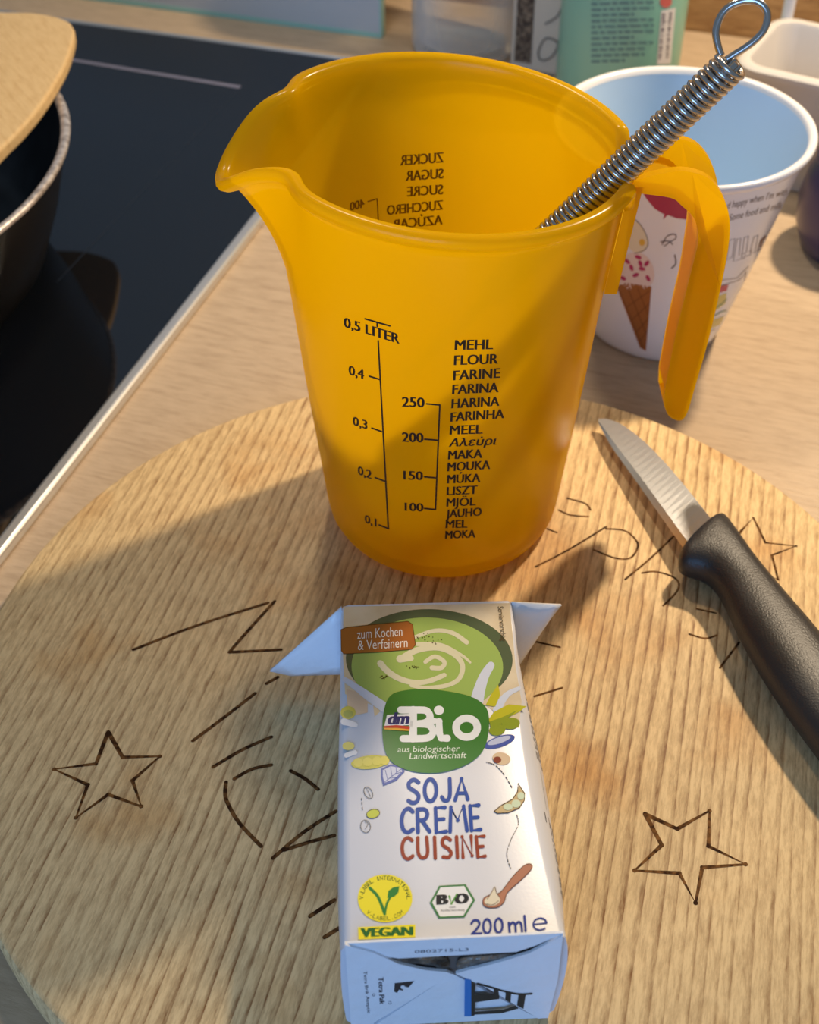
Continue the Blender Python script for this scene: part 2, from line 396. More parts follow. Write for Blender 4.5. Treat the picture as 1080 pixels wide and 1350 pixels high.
def jug_shell():
    NT = 288; V = []; rows = []
    def ring(fn):
        o = len(V)
        for i in range(NT): V.append(fn(2 * math.pi * i / NT))
        rows.append(o)
    for r, z in [(0.01, 1.2), (30, 1.2), (33, 0.1), (34, 0.05), (36.0, 0.6), (37.7, 2), (39.1, 5), (39.7, 8.5)]:
        ring(lambda t, r=r, z=z: (JX + r * math.cos(t), JY + r * math.sin(t), T + z))
    for s in LEV[:-1]: ring(lambda t, s=s: wall_pt(t, s))
    for ins, dz in [(-.2, -4.6), (-1.9, -4.0), (-2.5, -3.0), (-2.5, -1.2), (-1.8, -.25), (-.6, 0), (.8, -.2), (1.6, -.9), (TH, -2.2)]:
        ring(lambda t, ins=ins, dz=dz: wall_pt(t, 1.0, ins, dz))
    for s in LEV[:-1][::-1]: ring(lambda t, s=s: wall_pt(t, s, TH))
    for r, z in [(37.4, 8), (36, 5.0), (33, 3.4), (28, 3), (0.01, 3)]:
        ring(lambda t, r=r, z=z: (JX + r * math.cos(t), JY + r * math.sin(t), T + z))
    Fc = []
    for a, b in zip(rows[:-1], rows[1:]):
        for i in range(NT):
            j = (i + 1) % NT; Fc.append((a + i, a + j, b + j, b + i))
    return V, Fc
def plastic():
    m = bpy.data.materials.new('orange_translucent_plastic'); m.use_nodes = True; nt = m.node_tree; L = nt.links.new
    b = nt.nodes['Principled BSDF']; b.inputs['Base Color'].default_value = (0.76, 0.465, 0.0, 1); b.inputs['Roughness'].default_value = 0.22
    b.inputs['Specular IOR Level'].default_value = 0.5
    t = nt.nodes.new('ShaderNodeBsdfTranslucent'); t.inputs['Color'].default_value = (0.93, 0.67, 0.0, 1)
    tr = nt.nodes.new('ShaderNodeBsdfTransparent'); tr.inputs['Color'].default_value = (1.0, 0.86, 0.22, 1)
    m1 = nt.nodes.new('ShaderNodeMixShader'); m1.inputs[0].default_value = 0.62; L(b.outputs[0], m1.inputs[1]); L(t.outputs[0], m1.inputs[2])
    m2 = nt.nodes.new('ShaderNodeMixShader'); m2.inputs[0].default_value = 0.25; L(m1.outputs[0], m2.inputs[1]); L(tr.outputs[0], m2.inputs[2])
    L(m2.outputs[0], nt.nodes['Material Output'].inputs['Surface'])
    return m
M_JUG = plastic()
jug = empty('measuring_jug', 'translucent orange plastic measuring jug with black scale print', 'measuring jug')
jbody = build('jug_body', *jug_shell(), M_JUG, jug, True)
# hooked handle: two flanges, an inner and an outer web, open trough on top
outer = [(62.5, 131.2), (70, 133.2), (76, 133.7), (82.6, 131.4), (87.8, 125.2), (91, 116), (91.9, 101), (91.2, 77), (89.6, 56.5), (88.8, 48.0), (87.0, 44.8), (83.2, 46.6), (81.0, 50.8)]
inner = [(80.4, 57.0), (80.8, 77), (82.0, 98.5), (82.6, 112), (80.4, 119), (76.2, 123.2), (72.9, 125.6), (64.0, 127), (62.0, 127)]
def slab(poly, y0, y1):
    n = len(poly); v = [(x, y0, T + z) for x, z in poly] + [(x, y1, T + z) for x, z in poly]
    f = [tuple(range(n)), tuple(range(2 * n - 1, n - 1, -1))] + [((i + 1) % n, i, n + i, n + (i + 1) % n) for i in range(n)]
    return v, f
def band(line, th_, y0, y1):
    P = [np.array(p, float) for p in line]; o2 = []
    for i in range(len(P)):
        t = P[min(i + 1, len(P) - 1)] - P[max(i - 1, 0)]; t /= np.linalg.norm(t); o2.append(P[i] + th_ * np.array([-t[1], t[0]]))
    return slab([tuple(p) for p in P] + [tuple(p) for p in o2[::-1]], y0, y1)
so = [tuple(p) for p in smoothpts(outer, 4)]; si = [tuple(p) for p in smoothpts(inner, 4)]
Y0, Y1 = JY - 10.8, JY + 10.8
hv, hf = merge(slab(so + si, Y0, Y0 + 2.6), slab(so + si, Y1 - 2.6, Y1),
               band(si[::-1], 2.2, Y0 + 2.6, Y1 - 2.6), band([p for p in so if p[1] < 119], -2.2, Y0 + 2.6, Y1 - 2.6))
def taper(p):
    z = p[2] - T; k = 0.62 + 0.38 * sstep((z - 92) / 30); return (p[0] + 0.9 * (1 - k) / .38, JY + (p[1] - JY) * k, p[2] - 2.4 * (1 - k) / .38)
hv = [taper(p) for p in hv]
ho = fixn(build('handle', hv, hf, M_JUG, jug)); bevel(ho, 0.8, 2, 40)
# root plate that carries the handle on the wall
V = []; zs = [94, 102, 112, 122, 129]
for z in zs:
    for yy in (-10.8, -5, 0, 5, 10.8):
        for o_ in (0.2, 4.0):
            r = rw(z) ; V.append((JX + math.sqrt(r * r - yy * yy) + o_, JY + yy, T + z))
Fc = []
idx = lambda k, j, s: (k * 5 + j) * 2 + s
for k in range(4):
    for j in range(4): Fc.append((idx(k, j, 1), idx(k, j + 1, 1), idx(k + 1, j + 1, 1), idx(k + 1, j, 1)))
    for j in (0, 4): Fc.append((idx(k, j, 0), idx(k, j, 1), idx(k + 1, j, 1), idx(k + 1, j, 0)))
for k in (0, 4):
    for j in range(4): Fc.append((idx(k, j, 0), idx(k, j, 1), idx(k, j + 1, 1), idx(k, j + 1, 0)))
fixn(build('handle_mount', V, Fc, M_JUG, jug))
# print
M_INK = mat('scale_ink', hexc(38, 20, 6), 0.5)
def on_jug(px, py, off, far=False):
    v = ray(px, py); ts = np.linspace(200, 520, 321); prev = None; hits = []
    def g(t):
        P = CAM + t * v; return math.hypot(P[0] - JX, P[1] - JY) - (rw(P[2] - T) - (TH if far else 0))
    tm = ((np.array([JX, JY]) - CAM[:2]) @ v[:2]) / (v[:2] @ v[:2])
    lo, hi = (tm, tm + 75) if far else (tm - 75, tm)
    for _ in range(40):
        mid = (lo + hi) / 2
        if (g(mid) > 0) == (not far): lo = mid
        else: hi = mid
    P = CAM + lo * v; th = math.atan2(P[1] - JY, P[0] - JX); r = rw(P[2] - T) + off
    return (JX + r * math.cos(th), JY + r * math.sin(th), P[2])
c4 = crop(400, 380, 3.0)
def line4(a, b, wpx=2.2):
    (x0, y0), (x1, y1) = c4([a, b]); N = 9
    return stroke([(x0 + (x1 - x0) * k / N, y0 + (y1 - y0) * k / N) for k in range(N + 1)], wpx / 1.0, smooth=False)
def txt4(s, a, b, h, bold=0.014, shear=0.0):
    p0, p1 = c4([a, b]); return text_polys(s, p0, p1, h / 3.0, bold, shear)
pol = line4((297, 207), (337, 950)) + line4((245, 120), (343, 148)) + line4((293, 133), (293, 150))
for a, b in [((262, 347), (303, 360)), ((272, 552), (310, 566)), ((285, 748), (322, 762)), ((300, 935), (338, 950))]: pol += line4(a, b)
pol += txt4('0,5 LITER', (163, 152), (380, 219), 38) + txt4('0,4', (182, 340), (240, 359), 36) + txt4('0,3', (198, 540), (253, 557), 34) + txt4('0,2', (218, 735), (270, 754), 33) + txt4('0,1', (245, 925), (289, 942), 31)
printed('litre_scale_print', pol, on_jug, M_INK, jbody, 0.12)
pol = line4((540, 460), (523, 873)) + line4((488, 456), (540, 461)) + line4((480, 596), (530, 600)) + line4((480, 745), (527, 749)) + line4((480, 870), (523, 874))
pol += txt4('250', (392, 467), (478, 470), 38) + txt4('200', (392, 606), (474, 609), 37) + txt4('150', (398, 755), (472, 758), 34) + txt4('100', (403, 879), (474, 882), 32)
printed('flour_scale_print', pol, on_jug, M_INK, jbody, 0.12)
pol = []
for i, (s, a, b) in enumerate([('MEHL', (600, 243), (748, 240)), ('FLOUR', (597, 303), (768, 297)), ('FARINE', (594, 363), (776, 353)), ('FARINA', (590, 418), (770, 410)),
        ('HARINA', (587, 474), (773, 464)), ('FARINHA', (583, 527), (792, 513)), ('MEEL', (580, 578), (707, 574)), ('Αλεύρι', (576, 626), (760, 618)), ('MAKA', (574, 676), (706, 670)),
        ('MOUKA', (571, 723), (737, 714)), ('MÚKA', (570, 771), (698, 765)), ('LISZT', (568, 818), (686, 812)), ('MJÖL', (567, 863), (680, 858)), ('JAUHO', (565, 907), (703, 898)),
        ('MEL', (564, 948), (647, 946)), ('MOKA', (562, 990), (679, 985))]):
    pol += txt4(s, a, b, 39 - i * 0.55 if s[0] != 'Α' else 31, shear=0.05 if s[0] != 'Α' else 0.3)
printed('flour_words_print', pol, on_jug, M_INK, jbody, 0.12)
cS = crop(340, 180, 3.6)
pol = []
for s, a, b, h in [('ZUCKER', (881, 122), (677, 137), 48), ('SUGAR', (880, 198), (703, 210), 47), ('SUCRE', (878, 273), (710, 284), 46), ('ZUCCHERO', (878, 346), (613, 372), 45), ('AZÚCAR', (876, 416), (640, 440), 45), ('400', (505, 335), (438, 352), 40)]:
    p0, p1 = cS([a, b]); pol += text_polys(s, p0, p1, h / 3.6, 0.012)
p0 = cS([(522, 308), (566, 295), (573, 430)]); pol += stroke(p0[:2], 1.6, smooth=False) + stroke([(p0[1][0] * (1 - t) + p0[2][0] * t, p0[1][1] * (1 - t) + p0[2][1] * t) for t in np.linspace(0, 1, 6)], 1.6, smooth=False)
printed('sugar_words_print', pol, lambda x, y, o: on_jug(x, y, o, True), mat('scale_ink_seen_through', hexc(112, 76, 8), 0.5), jbody, -TH - 0.1)

# ================================================================== WHISK
M_CHROME = mat('steel_wire', hexc(200, 196, 193), 0.2, 1.0)
whisk = empty('coil_whisk', 'steel whisk with a coiled spring handle leaning in the orange jug', 'whisk')
A = at(966, 84, T + 166); B = at(742, 297, T + 118)
ax = (B - A) / np.linalg.norm(B - A)
n1 = np.cross(ax, [0, 0, 1.0]); n1 /= np.linalg.norm(n1); n2 = np.cross(ax, n1)
LC, PITCHC, RC, RWI = 92.0, 1.85, 4.0, 0.84
turns = LC / PITCHC; pts = []
for i in range(int(turns * 14) + 1):
    a = 2 * math.pi * i / 14; pts.append(A + ax * (i / 14 * PITCHC) + RC * (math.cos(a) * n1 + math.sin(a) * n2))
build('spring_handle', *tube(pts, RWI, 6), M_CHROME, whisk, True)
tip = A + ax * 172.5
for k, (o1, o2) in enumerate([(1.5, 0), (-1.5, 0), (0, 1.5)]):
    build('shaft_wire', *tube([A + n1 * o1 + n2 * o2 - ax * 1.0, A + ax * 60 + n1 * o1 + n2 * o2, A + ax * 130 + n1 * o1 + n2 * o2], 0.95, 8), M_CHROME, whisk, True)
for k in range(4):
    a = math.pi * k / 4; dr = math.cos(a) * n1 + math.sin(a) * n2
    lp = [A + ax * q_ + dr * w_ for q_, w_ in ((130, 1.2), (144, 5), (158, 8), (168.5, 5.5))] + [tip] + [A + ax * q_ - dr * w_ for q_, w_ in ((168.5, 5.5), (158, 8), (144, 5), (130, 1.2))]
    build('whisk_loop', *tube(smoothpts(lp, 5), 0.6, 8), M_CHROME, whisk, True)
def on_whisk(px, py):      # ring lies in the plane facing the eye through the handle end
    v = ray(px, py); nrm = -_d; nrm = nrm - ax * (nrm @ ax) * 0.6; nrm /= np.linalg.norm(nrm)
    t = ((A - CAM) @ nrm) / (v @ nrm); return CAM + t * v
ring = crop(840, 0, 4.5)([(500, 330), (480, 270), (468, 190), (490, 110), (540, 45), (620, 8), (700, 5), (755, 40), (775, 100), (755, 175), (705, 235), (640, 285), (575, 325), (530, 355)])
build('hanging_ring', *tube([on_whisk(x, y) for x, y in smoothpts(ring, 5)], 0.95, 10), M_CHROME, whisk, True)

# ================================================================== CARTON
carton = empty('cream_carton', 'white and green soya cream carton lying flat on the chopping board', 'carton')
ZC = 38.93
NL, NR, FL, FR = np.array([-15.6, 143.6]), np.array([34.4, 145.9]), np.array([-19.6, 246.9]), np.array([29.1, 248.4])
M_PAPER = mat('coated_carton', hexc(217, 219, 227), 0.3, 0, 0.5, bump=(1400, 0.06, 0.0002))
V = []; Fc = []; NV = 22
sec = []
def section(v):
    l = NL * (1 - v) + FL * v; r = NR * (1 - v) + FR * v
    bul = 3.6 * (math.sin(math.pi * min(1, (1 - v) * 1.15 + 0.0)) if v > .13 else math.sin(math.pi * min(1, (1 - .13) * 1.15)) * (0.55 + .45 * v / .13)) if v < 1 else 0
    bul = 3.4 * sstep((1 - v) / .55) * (0.55 + 0.45 * sstep(v / .2))
    rc = 2.2; out = []; ins = 2.6 * math.sin(math.pi * min(1.0, v * 1.05)) if v < .95 else 0.4
    U = (r - l); Wd = np.linalg.norm(U); U = U / Wd
    prof = []
    prof += [(rc, ZC), (Wd - ins - 1.0, ZC), (Wd - ins - .3, ZC - .3)]
    for k in range(9):
        s = k / 8; z = (ZC - .8) * (1 - s) + rc * s; prof.append((Wd - ins * (1 - s) ** 6 + bul * math.sin(math.pi * (0.05 + .9 * s ** .8)) ** .8, z))
    prof += [(Wd - rc * .35, rc * .3), (Wd - rc, 0.1), (rc, 0.1), (rc * .35, rc * .3)]
    for k in range(9):
        s = k / 8; z = rc * (1 - s) + (ZC - rc) * s; prof.append((-bul * .45 * math.sin(math.pi * (0.08 + .84 * s)) ** .8, z))
    prof += [(rc * .35, ZC - rc * .3)]
    return [(l[0] + U[0] * a, l[1] + U[1] * a, T + z) for a, z in prof]
for k in range(NV + 1): sec.append(section(k / NV))
m_ = len(sec[0])
for s_ in sec: V += s_
for k in range(NV):
    for i in range(m_): j = (i + 1) % m_; Fc.append((k * m_ + j, k * m_ + i, (k + 1) * m_ + i, (k + 1) * m_ + j))
Fc.append(tuple(range(m_))); Fc.append(tuple(NV * m_ + i for i in range(m_ - 1, -1, -1)))
cbody = fixn(build('carton_body', V, Fc, M_PAPER, carton, True, auto=50))
# ears at the far (top) end
def ear(tri):
    a, b, c_, d_ = [np.array(p, float) for p in tri]
    G = 6; V = []; Fc = []
    for i in range(G + 1):
        for j in range(G + 1):
            s, t = i / G, j / G
            p = (a * (1 - t) + b * t) * (1 - s) + (c_ * (1 - t) + d_ * t) * s
            p = p + np.array([0, -1, 0]) * 1.5 * math.sin(math.pi * s) * math.sin(math.pi * t)
            V.append(p)
    for i in range(G):
        for j in range(G): k = i * (G + 1) + j; Fc.append((k, k + 1, k + G + 2, k + G + 1))
    o = build('ear_flap', V, Fc, M_EAR, carton, True)
    md = o.modifiers.new('solid', 'SOLIDIFY'); md.thickness = 0.7 * S; md.offset = 0
    return o
M_EAR = mat('carton_white', hexc(228, 232, 240), 0.35, bump=(160, 0.35, 0.0015))
la = at(356, 884, T + 12); lb = at(384, 890, T + 7)
ear([(FL[0] + .3, FL[1] - .5, T + ZC), (FL[0] + .3, FL[1] - .5, T + 9.5), la, lb])
ra = at(740, 797, T + 31); rb = at(727, 812, T + 27)
ear([(FR[0] - .3, FR[1] - .5, T + 2), (FR[0] - .3, FR[1] - .5, T + ZC), rb, ra])
# printing on the upper face
def on_top(x, y, off): return at(x, y, T + ZC + off)
def each(name, polys, col, lay):
    for q_ in polys: pr_(name, [q_], col, lay)
def pr_(name, polys, col, lay, rough=0.3, label=None, m=None):
    return printed(name, polys, on_top, m or mat('ink_%d_%d_%d' % tuple(col), hexc(*col), rough, 0, 0.25), cbody, 0.03 + 0.03 * lay, label)
c6 = crop(340, 780, 2.571); c7 = crop(420, 1000, 3.0)
M_CREAM = mat('printed_table', hexc(228, 212, 180), 0.3, var=(90, hexc(214, 194, 158)))
pr_('table_picture', [[(453, 800), (672, 795), (680, 880), (688, 925), (684, 960), (640, 930), (520, 920), (494, 945), (492, 930), (455, 915), (452, 860)]], None, 0, m=M_CREAM)
pr_('bowl_picture', [ell(566, 869, 110, 66, 1, 64)], (84, 98, 70), 1)
pr_('soup_picture', [ell(563.5, 879, 100, 65, 1, 64)], (160, 186, 96), 2)
cream = []
for pts_, wd in [([(415, 243), (440, 270), (480, 295), (530, 308), (580, 303), (632, 283)], (22, 16)), ([(530, 155), (600, 132), (660, 140), (708, 172)], (12, 16)),
                 ([(490, 225), (540, 198), (610, 190), (665, 212), (694, 250), (682, 295), (640, 318), (570, 326), (520, 318)], (22, 12)),
                 ([(568, 238), (600, 220), (632, 238), (622, 258), (590, 258)], (14, 16)), ([(540, 178), (620, 180), (690, 215), (720, 240)], (14, 8)), ([(482, 228), (520, 226)], (26, 18))]:
    pr_('cream_swirl_picture', stroke(c6(pts_), (wd[0] / 2.571, wd[1] / 2.571)), (222, 216, 180), 3)
seeds = []
for k in range(46):
    bx_, by_, sx, sy = random.choice([(560, 150, 30, 10), (600, 168, 28, 9), (530, 255, 26, 6), (425, 290, 16, 7)])
    seeds.append(ell(*c6([(random.gauss(bx_, sx * .55), random.gauss(by_, sy * .55))])[0], random.uniform(.5, 1.1), random.uniform(.5, .9), n=7))
tag(pr_('pepper_picture', seeds, (72, 58, 26), 4), kind='stuff')
for s_ in (stroke(c6([(295, 298), (335, 325), (362, 345), (400, 372), (440, 400)]), (7, 14)), stroke(c6([(292, 440), (330, 452)]), (9, 7)), stroke(c6([(790, 250), (768, 285), (752, 330), (742, 372)]), (10, 18)),
           stroke(c6([(885, 328), (850, 345), (826, 372), (812, 400)]), (5, 12)), stroke(c6([(300, 555), (330, 545)]), 6)):
    pr_('milk_splash_picture', s_, (214, 220, 232), 3)
pr_('almond_skin_picture', [c6([(300, 330), (340, 340), (372, 372), (372, 410), (330, 420), (305, 400)])], (224, 196, 166), 2)
pods = [c6([(783, 432), (800, 408), (850, 382), (912, 388), (885, 408), (825, 438), (786, 446)]), c6([(772, 385), (790, 350), (815, 315), (822, 350), (805, 390)]), ell(*c6([(380, 578)])[0], 25, 9, -6), ell(*c6([(306, 410)])[0], 10, 8.5), ell(*c6([(307, 523)])[0], 8, 5.5)]
each('yellow_pod_picture', pods, (196, 190, 44), 4)
each('green_bean_picture', [ell(*c6([(812, 468)])[0], 11, 7.5, -12), ell(*c6([(858, 447)])[0], 12, 7.5, -6), c6([(786, 440), (830, 425), (880, 402), (826, 448), (788, 458)]), ell(*c6([(306, 414)])[0], 6.5, 5)], (146, 160, 44), 5)
each('pod_bump_picture', [ell(*c6([(q_, 576 - (q_ - 380) * .08)])[0], 6.2, 6.0) for q_ in (340, 372, 404, 430)], (214, 204, 72), 5)
each('blue_bean_picture', [ell(*c6([(820, 508)])[0], 21, 7.2, -18)] + [c6([(418, 600), (450, 585), (490, 592), (498, 610), (470, 640), (425, 658), (418, 630)])], (74, 92, 170), 3)
each('bean_fill_picture', [ell(*c6([(818, 504)])[0], 16, 4, -18)] + [c6([(424, 605), (450, 592), (484, 597), (490, 609), (466, 632), (430, 648), (424, 628)])], (196, 202, 226), 4)  # pale printed fill inside the blue bean and leaf outlines
pr_('leaf_vein_picture', sum([stroke(c6(s_), 0.7, False) for s_ in ([(424, 650), (490, 598)], [(440, 636), (432, 605)], [(455, 625), (450, 595)], [(470, 613), (468, 594)], [(445, 632), (470, 630)], [(462, 620), (485, 612)])], []), (74, 92, 170), 5)
pr_('almond_picture', [ell(*c6([(826, 566)])[0], 12, 8.2, 10)], (222, 196, 160), 3); pr_('almond_spot_picture', [ell(*c6([(812, 570)])[0], 5.2, 4.4)], (136, 58, 36), 4)
tagp = [(449.5, 830), (457, 827), (496, 823), (538, 819), (544, 823), (548, 850), (543, 856), (496, 860), (453, 862), (450, 858)]
pr_('brown_tag_print', [tagp], (168, 98, 46), 4)
pr_('tag_edge_print', stroke(tagp, 0.7, False, True), (84, 46, 20), 5)
pr_('tag_lettering', text_polys('zum Kochen', (471, 842.5), (530.5, 838.2), 12.5, 0.0) + text_polys('& Verfeinern', (472, 857), (537.5, 853), 12.5, 0.0), (246, 236, 222), 6)
pr_('serving_note_print', text_polys('Serviervorschlag', (656.5, 799.5), (661, 845), 7, 0.0, up=(1, 0.0)), (96, 78, 52), 5)
bd = smoothpts(c6([(450, 352), (495, 335), (560, 330), (640, 337), (720, 355), (768, 385), (784, 430), (778, 500), (755, 550), (700, 590), (620, 613), (540, 612), (472, 590), (435, 550), (422, 480), (428, 400)]), 4, True)
pr_('green_badge_print', [bd], (62, 124, 50), 6)
W6 = lambda pts, wd, sm=True, cl=False: stroke(c6(pts), wd / 2.571, sm, cl)
bio = W6([(484, 401), (550, 401)], 24, False) + W6([(545, 401), (572, 404), (584, 424), (572, 442), (545, 448), (525, 448)], 24) + W6([(545, 448), (580, 452), (594, 474), (580, 494), (545, 498), (492, 498)], 24) + W6([(526, 401), (526, 498)], 27, False)
bio += [ell(*c6([(614, 402)])[0], 6.6, 6.0)] + W6([(592, 440), (614, 440), (615, 478), (622, 496), (642, 497)], 25, False) + W6([(708 + 36 * math.cos(t), 461 + 32 * math.sin(t)) for t in np.linspace(0, 2 * math.pi, 19)[:-1]], 25, True, True)
pr_('bio_lettering', bio, (240, 242, 240), 7)
pr_('shop_logo_tile', [c6([(438, 418), (512, 414), (517, 452), (428, 458)])], (244, 244, 246), 8)
pr_('shop_logo_ribbon', [c6([(428, 455), (470, 452), (516, 457), (514, 472), (470, 466), (426, 463)])], (206, 56, 40), 9)
pr_('shop_logo_stripe', [c6([(428, 462), (470, 462), (512, 467), (512, 472), (470, 470), (427, 467)])], (240, 178, 52), 10)
pr_('shop_logo_lettering', text_polys('dm', c6([(440, 450)])[0], c6([(508, 448)])[0], 15.5, 0.02, 0.22), (42, 44, 110), 10)
pr_('badge_lettering', text_polys('aus biologischer', c6([(473, 544)])[0], c6([(683, 541)])[0], 7.6, 0.004, 0.15) + text_polys('Landwirtschaft', c6([(514, 567)])[0], c6([(706, 563)])[0], 7.6, 0.004, 0.15), (232, 240, 226), 7)
W7 = lambda pts, wd=15.5, sm=True, cl=False: stroke(c7(pts), wd / 3.0, sm, cl)
circ = lambda cx, cy, rx, ry, n=16: [(cx + rx * math.cos(t), cy + ry * math.sin(t)) for t in np.linspace(0, 2 * math.pi, n + 1)[:-1]]
ttl = W7([(396, 94), (377, 83), (358, 96), (360, 115), (380, 128), (396, 146), (390, 168), (372, 175), (356, 166)]) + W7(circ(443, 125, 23, 43), 15.5, True, True)
ttl += W7([(519, 80), (520, 140), (512, 163), (497, 164), (488, 152)]) + W7([(541, 163), (566, 80), (591, 160)], 15.5, False) + W7([(550, 137), (584, 136)], 13, False)
ttl += W7([(373, 210), (357, 197), (338, 210), (329, 245), (336, 280), (354, 291), (374, 279)]) + W7([(394, 291), (391, 201)], 15.5, False) + W7([(391, 201), (420, 201), (431, 220), (420, 241), (394, 245)]) + W7([(410, 245), (440, 288)], 15.5, False)
ttl += W7([(500, 193), (463, 195), (466, 291), (505, 288)], 15.5, False) + W7([(464, 241), (496, 239)], 14, False) + W7([(521, 289), (524, 192), (551, 244), (574, 188), (588, 284)], 15, False) + W7([(634, 184), (600, 187), (606, 283), (641, 280)], 15.5, False) + W7([(603, 234), (631, 232)], 14, False)
pr_('title_lettering', ttl, (30, 72, 160), 3)
cui = W7([(370, 324), (354, 313), (337, 326), (331, 355), (338, 386), (355, 397), (373, 385)], 14) + W7([(393, 313), (394, 368), (406, 391), (424, 389), (432, 368), (428, 311)], 14) + W7([(459, 311), (462, 394)], 14, False)
cui += W7([(522, 322), (504, 311), (490, 324), (494, 344), (513, 356), (525, 374), (515, 390), (493, 389)], 14) + W7([(546, 309), (550, 391)], 14, False) + W7([(572, 391), (568, 309), (608, 384), (604, 306)], 13.5, False) + W7([(655, 307), (624, 309), (631, 389), (659, 386)], 14, False) + W7([(628, 349), (651, 347)], 13, False)
pr_('subtitle_lettering', cui, (150, 60, 34), 3)
vol = W7([(605, 652), (614, 640), (630, 640), (637, 655), (625, 675), (607, 694)], 9) + W7([(607, 694), (644, 691)], 9, False) + W7(circ(667, 663, 15, 28), 9, True, True) + W7(circ(713, 660, 15, 28), 9, True, True)
vol += W7([(753, 649), (757, 688)], 9, False) + W7([(757, 660), (767, 648), (778, 656), (781, 686)], 9) + W7([(780, 658), (791, 646), (802, 654), (806, 684)], 9) + W7([(815, 622), (820, 682)], 9, False)
vol += W7([(853, 655), (902, 650)], 5, False) + W7([(903, 650), (895, 636), (877, 631), (858, 638), (850, 655), (857, 671), (876, 678), (896, 672)], 6.5)
pr_('volume_lettering', vol, (46, 62, 150), 3)
pr_('vegan_seal_print', [ell(*c7([(263, 553)])[0], 36, 31.5, 0, 56)], (240, 226, 44), 3)
def arc_text(s, cx, cy, rx, ry, a0, a1, h, flip=False):
    out = []; nn = len(s)
    for i, ch in enumerate(s):
        if ch == ' ': continue
        a = math.radians(a0 + (a1 - a0) * i / (nn - 1)); x, y = cx + rx * math.cos(a), cy + ry * math.sin(a)
        t = np.array([-math.sin(a) * rx, math.cos(a) * ry]); t /= np.linalg.norm(t)
        if flip: t = -t
        up = np.array([t[1], -t[0]]); w_ = 0.32 * h if ch in 'I.-' else 0.78 * h
        out += text_polys(ch, np.array([x, y]) - t * w_ / 2, np.array([x, y]) + t * w_ / 2, h if ch not in '-.' else h, 0.0, 0, up)
    return out
vx, vy = c7([(263, 553)])[0]
pr_('vegan_seal_lettering', arc_text('V-LABEL INTERNATIONAL', vx, vy, 28.5, 24.5, 182, 358, 5.4) + arc_text('V-LABEL.COM', vx, vy, 33, 29, 135, 45, 5.2, True), (70, 96, 34), 4)
pr_('vegan_leaf_print', W7([(203, 512), (236, 548), (262, 614)], 12) + W7([(262, 614), (272, 570), (296, 530)], (9)) + [c7([(272, 552), (276, 524), (294, 510), (320, 505), (316, 530), (300, 546)])], (44, 130, 52), 4)
pr_('vegan_bar_print', [c7([(156, 667), (383, 656), (383, 706), (158, 716)])], (240, 228, 44), 3)
pr_('vegan_lettering', text_polys('VEGAN', c7([(170, 706)])[0], c7([(370, 699)])[0], 11.5, 0.035), (38, 106, 44), 4)
hx = c7([(440, 570), (477, 503), (582, 497), (620, 560), (578, 628), (475, 632)])
pr_('organic_seal_print', [hx], (70, 130, 74), 3)
hc = np.mean(np.array(hx), 0); pr_('organic_seal_field', [[tuple(hc + (np.array(p) - hc) * 0.89) for p in hx]], (240, 240, 240), 4)
pr_('organic_seal_lettering', text_polys('B', c7([(472, 578)])[0], c7([(508, 576)])[0], 13, 0.04) + text_polys('O', c7([(543, 574)])[0], c7([(589, 572)])[0], 13, 0.04) + text_polys('nach', c7([(518, 591)])[0], c7([(542, 590)])[0], 2.4, 0.0) + text_polys('EG-Öko-Verordnung', c7([(484, 605)])[0], c7([(578, 602)])[0], 2.6, 0.0), (40, 40, 44), 5)
pr_('organic_tick_print', W7([(518, 545), (526, 574), (548, 538)], 9, False), (92, 160, 62), 5)
pr_('pod_outline_print', stroke(c7([(695, 208), (722, 186), (768, 160), (788, 130), (790, 98), (816, 138), (815, 165), (795, 195), (750, 214), (708, 216)]), 1.1, False, True), (70, 50, 30), 4)
pr_('pod_print', [c7([(695, 208), (722, 186), (768, 160), (788, 130), (792, 104), (816, 138), (815, 165), (795, 195), (750, 214), (708, 216)])], (206, 180, 132), 3)
each('pod_bean_print', [ell(*c7([(750, 191)])[0], 6.2, 4.2), ell(*c7([(782, 178)])[0], 6.0, 5.2), ell(*c7([(801, 148)])[0], 4.6, 5)], (212, 224, 190), 5)
for s_, n_ in (([(665, 14), (700, 27), (735, 64), (769, 120)], 11), ([(785, 222), (790, 262), (762, 320), (745, 380), (763, 442)], 17), ([(170, 158), (172, 182), (175, 210)], 3)):
    tag(pr_('dash_line_print', dashes(c7(s_), 1.0, n_), (62, 56, 54), 3), kind='stuff')
pr_('bean_sketch_print', stroke(ell(*c7([(197, 135)])[0], 5, 8.2, -28, 18), 0.8, True, True) + stroke(ell(*c7([(186, 268)])[0], 6.4, 8.2, -8, 18), 0.8, True, True) + stroke(c7([(190, 118), (200, 138), (206, 150)]), 0.6) + stroke(c7([(184, 250), (196, 258), (184, 278)]), 0.6) + stroke(ell(*c7([(216, 218)])[0], 8.8, 5.8, -14, 18), 0.8, True, True), (70, 66, 62), 4)
pr_('yellow_bean_print', [ell(*c7([(216, 218)])[0], 8.8, 5.8, -14)], (186, 196, 64), 3)
spn = [tuple(p) for p in c7([(650, 570), (656, 550), (690, 535), (720, 528), (770, 465), (812, 424), (836, 416), (846, 426), (836, 446), (800, 482), (748, 530), (735, 566), (712, 586), (680, 590), (658, 584)])]
pr_('spoon_picture', [smoothpts(spn, 4, True)], (186, 128, 100), 3); pr_('spoon_outline_print', stroke(spn, 0.9, True, True), (92, 50, 30), 4)
pr_('spoon_cream_picture', [ell(*c7([(688, 562)])[0], 10.5, 6.6, -10)] + [c7([(668, 556), (684, 530), (697, 508), (704, 530), (716, 548), (700, 565)])], (232, 222, 196), 5)
